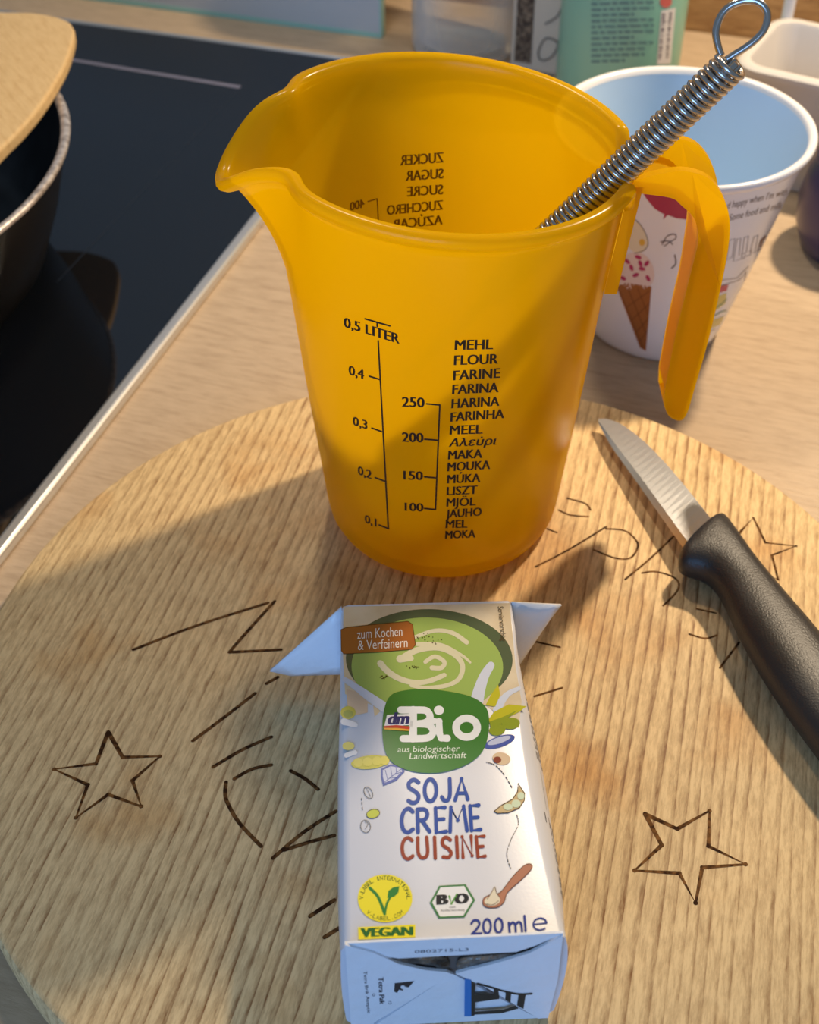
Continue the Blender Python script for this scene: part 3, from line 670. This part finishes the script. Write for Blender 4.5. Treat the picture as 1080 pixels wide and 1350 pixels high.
pr_('spoon_cream_line', stroke(c7([(668, 556), (684, 530), (697, 508), (704, 530), (716, 548)]), 0.8) + stroke(c7([(664, 575), (690, 578), (712, 562)]), 0.7), (92, 50, 30), 6)
# right flank print
def on_flank(v, z, off):
    pr2 = section(v)[3:12]; zz = [q[2] - T for q in pr2][::-1]; xx = [q[0] for q in pr2][::-1]
    x = np.interp(z, zz, xx); yy = NR[1] * (1 - v) + FR[1] * v
    return np.array([x + off, yy, T + z])
def flank_polys(name, polys, col, off):
    V = []; Fc = []
    for poly in polys:
        o = len(V); V += [on_flank(q[0], q[1], off) for q in poly]; Fc.append(tuple(range(o, o + len(poly))))
    o = build(name, V, Fc, mat('ink_%d_%d_%d' % col, hexc(*col), 0.4), cbody)
    if len(polys) > 3: o['kind'] = 'stuff'
def flank_text(s, v0, v1, z, h): return text_polys(s, (v0, z), (v1, z), h, 0.0, 0, up=(0, 1))
def rows(v0, v1, zs, k=7):
    out = []
    for z in zs:
        v = v0
        while v > v1:
            l = random.uniform(.008, .03); out.append([(v, z), (max(v - l, v1), z), (max(v - l, v1), z + .9), (v, z + .9)]); v -= l + .008
    return out
flank_polys('flank_small_print', rows(.90, .50, (33.2, 31.2, 29, 27, 25)), (70, 70, 74), 0.06)
flank_polys('flank_green_field', [[(.475, 33), (.36, 33.5), (.34, 22), (.475, 22)]], (96, 160, 60), 0.06)
flank_polys('flank_address_print', rows(.33, .14, (31.5, 29, 26.5, 24)), (70, 70, 78), 0.06)
flank_polys('flank_camera_mark', [[(.345, 35), (.315, 35), (.31, 32.5), (.342, 32.5)]], (44, 48, 60), 0.07)
# folded bottom (near end)
nd = np.array([NR[0] - NL[0], NR[1] - NL[1], 0]); nd /= np.linalg.norm(nd); nn_ = np.array([nd[1], -nd[0], 0])      # outward, towards the eye
A0 = np.array([NL[0], NL[1], 0])
def on_end(x, y, off):
    v = ray(x, y); t = ((A0 + nn_ * off - CAM) @ nn_) / (v @ nn_); P = CAM + t * v; P[2] = max(P[2], T + 0.15); return P
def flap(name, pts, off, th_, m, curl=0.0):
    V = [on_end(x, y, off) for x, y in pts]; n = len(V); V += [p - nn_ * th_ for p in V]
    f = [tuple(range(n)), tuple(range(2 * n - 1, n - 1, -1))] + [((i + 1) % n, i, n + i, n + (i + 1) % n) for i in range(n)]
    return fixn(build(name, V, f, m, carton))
c5 = crop(440, 1220, 3.484)
M_FOIL = mat('seam_foil', hexc(150, 146, 140), 0.35, 0.8, bump=(260, 0.8, 0.003), var=(200, hexc(60, 56, 54)))
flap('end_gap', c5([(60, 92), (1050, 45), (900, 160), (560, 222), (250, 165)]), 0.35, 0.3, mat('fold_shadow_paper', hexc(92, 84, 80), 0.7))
flap('fold_lip', c5([(50, 84), (540, 60), (1056, 36), (930, 92), (840, 122), (560, 138), (300, 152), (170, 135)]), 1.2, 0.6, M_EAR)
flap('seam_foil_strip', smoothpts(c5([(270, 158), (340, 150), (430, 144), (520, 150), (530, 195), (500, 202), (440, 178), (360, 175)]), 2, True), 1.0, 0.5, M_FOIL)
flap('seam_foil_strip', smoothpts(c5([(570, 160), (620, 145), (720, 138), (830, 128), (780, 150), (700, 168), (640, 185), (572, 205)]), 2, True), 1.0, 0.5, M_FOIL)
flap('bottom_flap', c5([(545, 222), (200, 452), (140, 520), (960, 470), (935, 425)]), 0.8, 0.6, M_EAR)
flap('corner_flap', c5([(52, 90), (180, 125), (300, 178), (420, 205), (520, 215), (545, 225), (190, 445), (150, 520), (84, 520)]), 1.7, 0.7, M_EAR)
flap('corner_flap', c5([(1054, 48), (900, 128), (760, 170), (620, 205), (560, 222), (700, 285), (940, 428), (985, 425), (1030, 250)]), 1.7, 0.7, M_EAR)
def pe(name, polys, col, off): return printed(name, polys, on_end, mat('ink_%d_%d_%d' % tuple(col), hexc(*col), 0.35), carton, off)
pe('batch_code_print', text_polys('0802715-L3', c5([(372, 128)])[0], c5([(620, 117)])[0], 3.6, 0.0), (92, 92, 104), 1.25)
k5 = 3.484
pe('packaging_lettering', text_polys('Tetra Pak', c5([(205, 240)])[0], c5([(212, 362)])[0], 6.6, 0.01, 0, up=(1, 0)) + text_polys('Tetra Brik', c5([(137, 212)])[0], c5([(147, 318)])[0], 4.4, 0.004, 0, up=(1, 0)) + text_polys('Aseptic', c5([(148, 326)])[0], c5([(155, 404)])[0], 4.4, 0.0, 0, up=(1, 0))
   + stroke(ell(*c5([(258, 355)])[0], 1.9, 1.7, n=12), 0.5, False, True) + stroke(ell(*c5([(184, 320)])[0], 1.6, 1.5, n=12), 0.5, False, True), (52, 52, 66), 1.76)
pe('packaging_logo_print', [c5([(280, 266), (370, 256), (345, 285), (322, 282), (318, 300), (300, 296), (292, 310), (278, 305)])], (40, 40, 50), 1.76)
pe('packaging_logo_gap', [ell(*c5([(318, 284)])[0], 3.0, 2.4, n=16)], (226, 230, 238), 1.78)
pe('blue_bar_print', [c5([(602, 245), (632, 250), (632, 418), (600, 418)])], (36, 118, 196), 1.76)
pe('black_graphic_print', [c5([(632, 258), (652, 268), (648, 318), (735, 314), (735, 288), (756, 292), (762, 338), (650, 354), (648, 396), (780, 386), (835, 368), (850, 382), (770, 404), (648, 410), (645, 416), (632, 416)]),
    c5([(790, 306), (816, 312), (812, 356), (788, 342)]), c5([(850, 315), (882, 320), (872, 384), (842, 368)])] + stroke(c5([(660, 268), (720, 284), (780, 302), (850, 316), (910, 314)]), 2.4), (34, 32, 36), 1.77)

# ================================================================== KNIFE
knife = empty('paring_knife', 'small paring knife with a black plastic handle on the board', 'knife')
M_BLADE = mat('knife_steel', hexc(214, 210, 204), 0.3, 1.0, bump=(400, 0.1, 0.0003))
M_BLK = mat('black_grained_plastic', (0.016, 0.015, 0.015, 1), 0.42, 0, 0.5, bump=(1500, 0.35, 0.0004))
edge = [(789, 557), (806, 588), (840, 636), (875, 686), (910, 735)]
spine = [(789, 553), (800, 553), (822, 562), (850, 584), (878, 613), (905, 645), (942, 692)]
def blade_z(px, py, up): # blade lies slightly tilted, edge low
    s = (px - 789) / 150.0; return T + 4.2 + 4.5 * s + (2.6 if up else 0) * s
P1 = [at(x, y, blade_z(x, y, False)) for x, y in smoothpts(edge, 5)]
P2 = [at(x, y, blade_z(x, y, True)) for x, y in smoothpts(spine, 5)]
def resample(P, n):
    P = np.array(P); d = np.r_[0, np.cumsum(np.linalg.norm(np.diff(P, axis=0), axis=1))]; s = np.linspace(0, d[-1], n)
    return np.stack([np.interp(s, d, P[:, k]) for k in range(3)], 1)
n = 26; P1 = resample(P1, n); P2 = resample(P2, n)
V = []; Fc = []
for i in range(n):
    wv_ = P2[i] - P1[i]; th_ = 0.6 + 0.9 * i / n
    bevl = P1[i] + wv_ * 0.16
    V += [P1[i], bevl + np.array([0, 0, th_ / 2]), P2[i] + np.array([0, 0, th_ / 2]), P2[i] - np.array([0, 0, th_ / 2]), bevl - np.array([0, 0, th_ / 2])]
for i in range(n - 1):
    for k in range(5): j = (k + 1) % 5; Fc.append((i * 5 + k, i * 5 + j, (i + 1) * 5 + j, (i + 1) * 5 + k))
Fc += [(0, 1, 2, 3, 4), tuple((n - 1) * 5 + k for k in (4, 3, 2, 1, 0))]
fixn(build('blade', V, Fc, M_BLADE, knife))
ups = [(944, 686), (951, 679), (960, 681), (978, 707), (1000, 738), (1040, 785), (1080, 831), (1122, 885), (1165, 945), (1205, 1010), (1222, 1050)]
lows = [(900, 738), (893, 745), (897, 760), (928, 770), (948, 792), (972, 843), (1005, 902), (1045, 962), (1090, 1022), (1140, 1078), (1180, 1085)]
thick = [5.0, 6.4, 7.2, 7.2, 7.0, 7.4, 7.8, 8.0, 8.0, 7.0, 3.0]
ups, lows = smoothpts(ups, 4), smoothpts(lows, 4); thick = [float(q[0]) for q in smoothpts([(t, 0) for t in thick], 4)]
zc = T + 8.6; ML = 20; V = []
for (u_, l_, h_) in zip(ups, lows, thick):
    a = at(u_[0], u_[1], zc + h_ * .35); b = at(l_[0], l_[1], zc - h_ * .5); a[2] = b[2] = zc; c0 = (a + b) / 2; hw = (a - b) / 2
    for k in range(ML):
        t = 2 * math.pi * k / ML; ct, st = math.cos(t), math.sin(t)
        V.append(c0 + hw * math.copysign(abs(ct) ** .75, ct) + np.array([0, 0, 1]) * h_ * math.copysign(abs(st) ** .8, st))
Fc = []
for i in range(len(ups) - 1):
    for k in range(ML): j = (k + 1) % ML; Fc.append((i * ML + k, i * ML + j, (i + 1) * ML + j, (i + 1) * ML + k))
Fc += [tuple(range(ML)), tuple((len(ups) - 1) * ML + k for k in range(ML - 1, -1, -1))]
fixn(build('handle', V, Fc, M_BLK, knife, True, auto=60))

# ================================================================== CUP
CX, CY, CH = 105.5, 460.0, 94.0
cup = empty('melamine_cup', 'white tapered cup printed with an ice cream cone, pale blue inside', 'cup')
M_CUPW = mat('cup_white', hexc(232, 230, 230), 0.22, 0, 0.5)
M_CUPB = mat('cup_pale_blue', hexc(190, 214, 238), 0.25, 0, 0.5)
def crf(r, z, a):
    k = max(0.0, 1 - z / CH) * 0.5; c, s = abs(math.cos(a - 0.9)), abs(math.sin(a - 0.9))
    sq = 1.0 / max((c ** 4 + s ** 4) ** 0.25, 1e-6)
    return r * (1 + k * (sq - 1) * 0.6)
def cr(z): return float(np.interp(z, [0, 2, 6, 30, 60, CH], [24.5, 26.5, 28.0, 34.0, 41.0, 48.4]))
cwall = build('outer_wall', *lathe([(0.01, .1)] + [(cr(z), z + .1) for z in (0, 1, 2, 4, 6, 12, 20, 30, 45, 60, 75, CH - 4)], CX, CY, 96, crf), M_CUPW, cup, True)
build('rim_band', *lathe([(cr(CH - 4) - .1, CH - 4.2), (49.4, CH - 3.4), (50.2, CH - 1.6), (49.8, CH - .3), (48.6, CH), (47.2, CH - .8), (46.6, CH - 2.4)], CX, CY, 96, crf), M_CUPW, cup, True)
build('inner_wall', *lathe([(46.7, CH - 2.2)] + [(cr(z) - 2.4, z) for z in (75, 60, 45, 30, 20, 12)] + [(24, 5), (0.01, 4)], CX, CY, 96, crf), M_CUPB, cup, True)
def on_cup(px, py, off):
    v = ray(px, py); tm = ((np.array([CX, CY]) - CAM[:2]) @ v[:2]) / (v[:2] @ v[:2]); lo, hi = tm - 80, tm
    for _ in range(40):
        mid = (lo + hi) / 2; P = CAM + mid * v
        g = math.hypot(P[0] - CX, P[1] - CY) - crf(cr(max(P[2], 0)), max(P[2], 0), math.atan2(P[1] - CY, P[0] - CX))
        if g > 0: lo = mid
        else: hi = mid
    P = CAM + lo * v; a = math.atan2(P[1] - CY, P[0] - CX); r = crf(cr(max(P[2], 0)), max(P[2], 0), a) + off
    return (CX + r * math.cos(a), CY + r * math.sin(a), P[2])
c9 = crop(780, 200, 3.6)
def pc(name, polys, col, lay): return printed(name, polys, on_cup, mat('ink_%d_%d_%d' % tuple(col), hexc(*col), 0.35), cwall, 0.06 + 0.05 * lay, dice=7.0)
pc('pink_bubble_print', [c9([(240, 190), (262, 225), (300, 270), (345, 298), (340, 322), (362, 300), (400, 315), (450, 322), (500, 315), (505, 260), (490, 205), (440, 180), (330, 175)])], (170, 40, 82), 0)
pc('cone_print', [c9([(118, 640), (160, 620), (285, 640), (272, 790), (258, 945), (230, 930), (180, 800)])], (160, 98, 48), 0)
pc('cone_grid_print', sum([stroke(c9(s_), 0.9, False) for s_ in ([(135, 660), (245, 930)], [(175, 650), (258, 860)], [(220, 650), (268, 770)], [(275, 660), (165, 740)], [(275, 720), (190, 800)], [(270, 790), (210, 860)], [(265, 850), (228, 900)])], []), (112, 64, 30), 1)
pc('sprinkle_cream_print', [smoothpts(c9([(120, 620), (130, 540), (165, 490), (225, 478), (275, 510), (298, 570), (290, 620), (250, 650), (215, 625), (180, 655), (150, 630)]), 3, True)], (226, 206, 196), 0)
for p_, rt in [((170, 520), 40), ((222, 500), 20), ((262, 530), -50), ((210, 585), -20), ((150, 600), 30), ((268, 600), 60), ((240, 555), 10), ((190, 550), 70), ((232, 530), 70)]: pc('sprinkle_print', [ell(*c9([p_])[0], 4.6, 2.6, rt, 12)], (178, 44, 96), 1)
pc('vanilla_scoop_print', [smoothpts(c9([(170, 440), (185, 370), (215, 330), (250, 370), (270, 430), (250, 470), (210, 480)]), 3, True)], (226, 214, 184), 0)
for nm_, s_, w_ in (('scoop_outline_print', [(205, 320), (235, 350), (262, 400), (268, 440), (248, 468), (205, 482)], 0.9), ('doodle_print', [(335, 440), (360, 400), (395, 392), (400, 410), (370, 430), (345, 448)], 1.2), ('doodle_print', [(328, 428), (365, 424), (385, 440)], 1.2), ('doodle_print', [(395, 490), (400, 530), (380, 552)], 1.6), ('doodle_print', [(350, 860), (345, 880)], 1.0)):
    pc(nm_, stroke(c9(s_), w_), (96, 78, 66), 1)
pc('scoop_spot_print', [ell(*c9([(240, 430)])[0], 4, 4.5, 0, 12)], (222, 176, 70), 1)
pc('slogan_print', text_polys('d happy when I\'m with', c9([(640, 272)])[0], c9([(925, 205)])[0], 8.5, 0.0, 0.3) + text_polys('Some food and milk', c9([(650, 330)])[0], c9([(900, 268)])[0], 8.5, 0.0, 0.3), (104, 78, 48), 0)
pc('outline_letters_print', sum([stroke(c9(s_), 1.0, False, True) for s_ in ([(655, 420), (680, 412), (668, 500), (640, 515)], [(690, 415), (708, 410), (700, 490), (730, 480), (725, 505), (672, 520)], [(725, 408), (745, 400), (735, 475), (760, 468), (755, 490), (712, 502)], [(770, 405), (790, 395), (775, 480), (752, 480)])], []), (140, 132, 130), 0)
pc('brown_shape_print', [c9([(800, 420), (850, 370), (895, 330), (890, 370), (860, 425), (785, 475)])], (104, 62, 52), 0)
pc('drink_glass_print', stroke(c9([(600, 640), (700, 610), (735, 570), (700, 740), (650, 830), (560, 850)]), 0.9, False) + stroke(c9([(610, 610), (690, 600), (745, 545)]), 0.9, False), (140, 120, 100), 0)
pc('drink_pink_print', [c9([(600, 640), (650, 630), (640, 660), (600, 672)])], (196, 72, 88), 1)
pc('drink_fruit_print', [c9([(590, 690), (640, 670), (635, 720), (580, 760)]), c9([(570, 800), (630, 780), (610, 820), (560, 840)])], (216, 196, 110), 1)
pc('drink_leaf_print', stroke(c9([(590, 740), (620, 720), (640, 700)]), 1.4) + stroke(c9([(580, 780), (615, 760), (640, 755)]), 1.4), (120, 150, 110), 2)

# ================================================================== BACK OF THE WORKTOP
# glass splash panel behind the hob
def glassmat(name, col, rough, mixv):
    m = bpy.data.materials.new(name); m.use_nodes = True; nt = m.node_tree; b = nt.nodes['Principled BSDF']
    b.inputs['Base Color'].default_value = col; b.inputs['Roughness'].default_value = rough; b.inputs['Transmission Weight'].default_value = mixv; b.inputs['IOR'].default_value = 1.45
    return m
gp = empty('splash_panel', 'grey tinted glass splash panel standing behind the hob', 'glass panel')
GB = 714.0
a_r = float(at(500, 52, 0) @ E1)
build('glass_sheet', *kbox(a_r - 640, a_r, GB, GB + 6, 0.2, 420), glassmat('grey_tinted_glass', hexc(206, 212, 212), 0.2, 0.25), gp)
build('polished_edge', *kbox(a_r - 640, a_r, GB - .4, GB + 6.4, 0.1, 3.0), mat('green_glass_edge', hexc(150, 196, 182), 0.25), gp)
build('polished_edge', *kbox(a_r, a_r + 1.2, GB - .2, GB + 6.2, 0.1, 420), mat('green_glass_edge', hexc(150, 196, 182), 0.25), gp)
# clear storage jar
jar = empty('glass_jar', 'clear glass storage jar behind the orange jug', 'jar')
gm = bpy.data.materials.new('clear_glass'); gm.use_nodes = True
_t = gm.node_tree.nodes.new('ShaderNodeBsdfTransparent'); _t.inputs[0].default_value = (0.96, 0.97, 0.96, 1); _x = gm.node_tree.nodes.new('ShaderNodeMixShader'); _f = gm.node_tree.nodes.new('ShaderNodeLayerWeight'); _f.inputs[0].default_value = 0.35
_g = gm.node_tree.nodes['Principled BSDF']; _g.inputs['Roughness'].default_value = 0.05; _g.inputs['Base Color'].default_value = (0.75, 0.78, 0.78, 1)
gm.node_tree.links.new(_f.outputs['Facing'], _x.inputs[0]); gm.node_tree.links.new(_t.outputs[0], _x.inputs[1]); gm.node_tree.links.new(_g.outputs[0], _x.inputs[2]); gm.node_tree.links.new(_x.outputs[0], gm.node_tree.nodes['Material Output'].inputs[0])
QX, QY = 34.0, 742.0
build('jar_glass', *lathe([(0.01, .2), (27, .2), (30.5, 2), (31.5, 6), (31.5, 118), (29, 124), (29, 130), (26.6, 130), (26.6, 124), (28.8, 117), (28.8, 9), (26, 6.5), (0.01, 6)], QX, QY, 72), gm, jar, True)
build('jar_lid', *lathe([(30.5, 130.2), (31, 131), (31, 146), (30, 147.5), (0.01, 147.6)], QX, QY, 72), mat('jar_lid_wood', hexc(190, 150, 100), 0.5), jar, True, auto=40)
# spice bag
bag = empty('spice_packet', 'small cream packet of dark peppercorns beside the mint bottle', 'packet')
b0 = at(682, 80, 0); b0 = np.array([58.0, 712.0, 0]); dx = np.array([.93, -.36, 0]); dy = np.array([.36, .93, 0])
def sbox(o, x0, x1, y0, y1, z0, z1): return prism([o + dx * x0 + dy * y0, o + dx * x1 + dy * y0, o + dx * x1 + dy * y1, o + dx * x0 + dy * y1], z0, z1)
bevel(build('packet_body', *sbox(b0, 0, 32, 0, 20, 0.2, 120), mat('packet_cream', hexc(206, 196, 178), 0.4), bag), 3, 3)
build('pepper_window', *sbox(b0, 3, 13, -.4, .2, 6, 100), mat('peppercorns', hexc(58, 44, 34), 0.6, var=(420, hexc(140, 122, 100)), bump=(500, 0.6, 0.002)), bag)
V = []; Fc = []
for poly in stroke([(17, 14), (21, 22), (28, 20), (25, 12), (19, 9)], 0.9, True, True) + stroke([(20, 30), (27, 36), (30, 48)], 0.9):
    o = len(V); V += [b0 + dx * q[0] - dy * .4 + np.array([0, 0, q[1]]) for q in poly]; Fc.append(tuple(range(o, o + len(poly))))
build('leaf_sketch_print', V, Fc, mat('ink_dark', hexc(70, 66, 60), 0.5), bag)
# mint bottle
bot = empty('mint_bottle', 'mint green plastic bottle with a text label and barcode', 'bottle')
OX, OY = 112.0, 664.0
M_MINT = mat('mint_plastic', hexc(138, 196, 176), 0.3, 0, 0.5)
bbody = build('bottle_body', *lathe([(0.01, .2), (27, .2), (31, 2), (32.3, 6), (32.5, 130), (30, 142), (16, 152), (12, 154), (12, 158)], OX, OY, 80), M_MINT, bot, True)
build('bottle_cap', *lathe([(14, 158.2), (14.5, 159), (14.5, 180), (13, 181.5), (0.01, 181.6)], OX, OY, 48), mat('white_cap', hexc(235, 235, 232), 0.35), bot, True, auto=40)
def on_bottle(px, py, off):
    v = ray(px, py); a = v[0] ** 2 + v[1] ** 2; b = (CAM[0] - OX) * v[0] + (CAM[1] - OY) * v[1]; c_ = (CAM[0] - OX) ** 2 + (CAM[1] - OY) ** 2 - 32.5 ** 2
    t = (-b - math.sqrt(max(b * b - a * c_, 0))) / a; P = CAM + t * v; th = math.atan2(P[1] - OY, P[0] - OX)
    return (OX + (32.5 + off) * math.cos(th), OY + (32.5 + off) * math.sin(th), P[2])
lines = []
for k in range(12):
    y = -4 + k * 7.6; x = 780.0; xe = 862 - (k % 4 == 3) * 26 - (k > 8) * 12
    while x < xe:
        l = random.uniform(5, 15); lines.append([(x, y - (x - 780) * 0.03), (min(x + l, xe), y - (x - 780) * 0.03), (min(x + l, xe), y + 3.2 - (x - 780) * 0.03), (x, y + 3.2 - (x - 780) * 0.03)]); x += l + 2.5
tag(printed('small_text_lines', lines, on_bottle, mat('ink_bottle', hexc(96, 134, 134), 0.5), bbody, 0.1), kind='stuff')
printed('barcode_field', [[(872, 14), (891, 10), (884, 84), (866, 85)]], on_bottle, mat('ink_barcode_white', hexc(226, 222, 218), 0.5), bbody, 0.08, dice=6.0)
bars = []
for k in range(13):
    y = 18 + k * 4.8; x0 = 873.5 - (y - 14) * .085; wd = random.choice([1.6, 2.4, 3.2]); bars.append([(x0, y), (x0 + 12.5, y - 2), (x0 + 12.5, y - 2 + wd), (x0, y + wd)])
tag(printed('barcode_bars', bars, on_bottle, mat('ink_barcode', hexc(70, 48, 70), 0.5), bbody, 0.2), kind='stuff')
printed('red_mark', [ell(878, 2, 8, 8, 0, 20)], on_bottle, mat('ink_red', hexc(206, 100, 92), 0.5), bbody, 0.1)
# white tray on the right
tray = empty('plastic_tray', 'white plastic tray with a rounded rim behind the cup', 'tray')
t0 = at(969, 84, 60); ex = np.array([0.865, -0.502, 0]); ey = np.array([0.502, 0.865, 0])
t0[2] = 0
def rrect(x0, x1, y0, y1, r, n=6):
    out = []
    for cx_, cy_, a0 in [(x1 - r, y1 - r, 0), (x0 + r, y1 - r, 90), (x0 + r, y0 + r, 180), (x1 - r, y0 + r, 270)]:
        for k in range(n + 1):
            a = math.radians(a0 + 90 * k / n); out.append((cx_ + r * math.cos(a), cy_ + r * math.sin(a)))
    return out
def rings(spec):
    V = []; Fc = []; m = None
    for (x0, x1, y0, y1, r, z) in spec:
        R_ = rrect(x0, x1, y0, y1, r); m = len(R_); V += [t0 + ex * x + ey * y + np.array([0, 0, z]) for x, y in R_]
    for k in range(len(spec) - 1):
        for i in range(m): j = (i + 1) % m; Fc.append((k * m + i, k * m + j, (k + 1) * m + j, (k + 1) * m + i))
    Fc.append(tuple(range(m - 1, -1, -1))); Fc.append(tuple((len(spec) - 1) * m + i for i in range(m)))
    return V, Fc
M_TRAY = mat('tray_white', hexc(204, 198, 192), 0.4)
fixn(build('tray_shell', *rings([(8, 182, 8, 56, 8, .2), (2, 188, 2, 62, 11, 54), (-1, 191, -1, 65, 13, 56), (-1.4, 191.4, -1.4, 65.4, 13, 59), (0, 190, 0, 64, 12, 60.3), (3.5, 186.5, 3.5, 60.5, 10, 60), (4.5, 185.5, 4.5, 59.5, 9, 58), (10, 180, 10, 54, 6, 4)]), M_TRAY, tray, True, auto=50))
build('handle_post', *tube([t0 + ex * 4 + ey * 66 + np.array([0, 0, 2]), t0 + ex * 4 + ey * 66 + np.array([0, 0, 120])], 3.0, 12), mat('post_white', hexc(222, 220, 220), 0.4), tray, True, auto=40)
# dark purple pot at the right margin
pot = empty('purple_pot', 'dark purple rounded pot at the right edge beside the cup', 'pot')
UX, UY = 207.0, 519.0
build('pot_body', *lathe([(0.01, .2), (20, .2), (25, 3), (29, 14), (30, 26), (28, 38), (25, 44)], UX, UY, 64), mat('purple_glaze', hexc(58, 48, 82), 0.3), pot, True)
build('pot_lid', *lathe([(25.5, 44.2), (26, 46), (22, 50), (10, 53), (0.01, 53.5)], UX, UY, 64), mat('purple_lid', hexc(66, 54, 92), 0.35), pot, True)
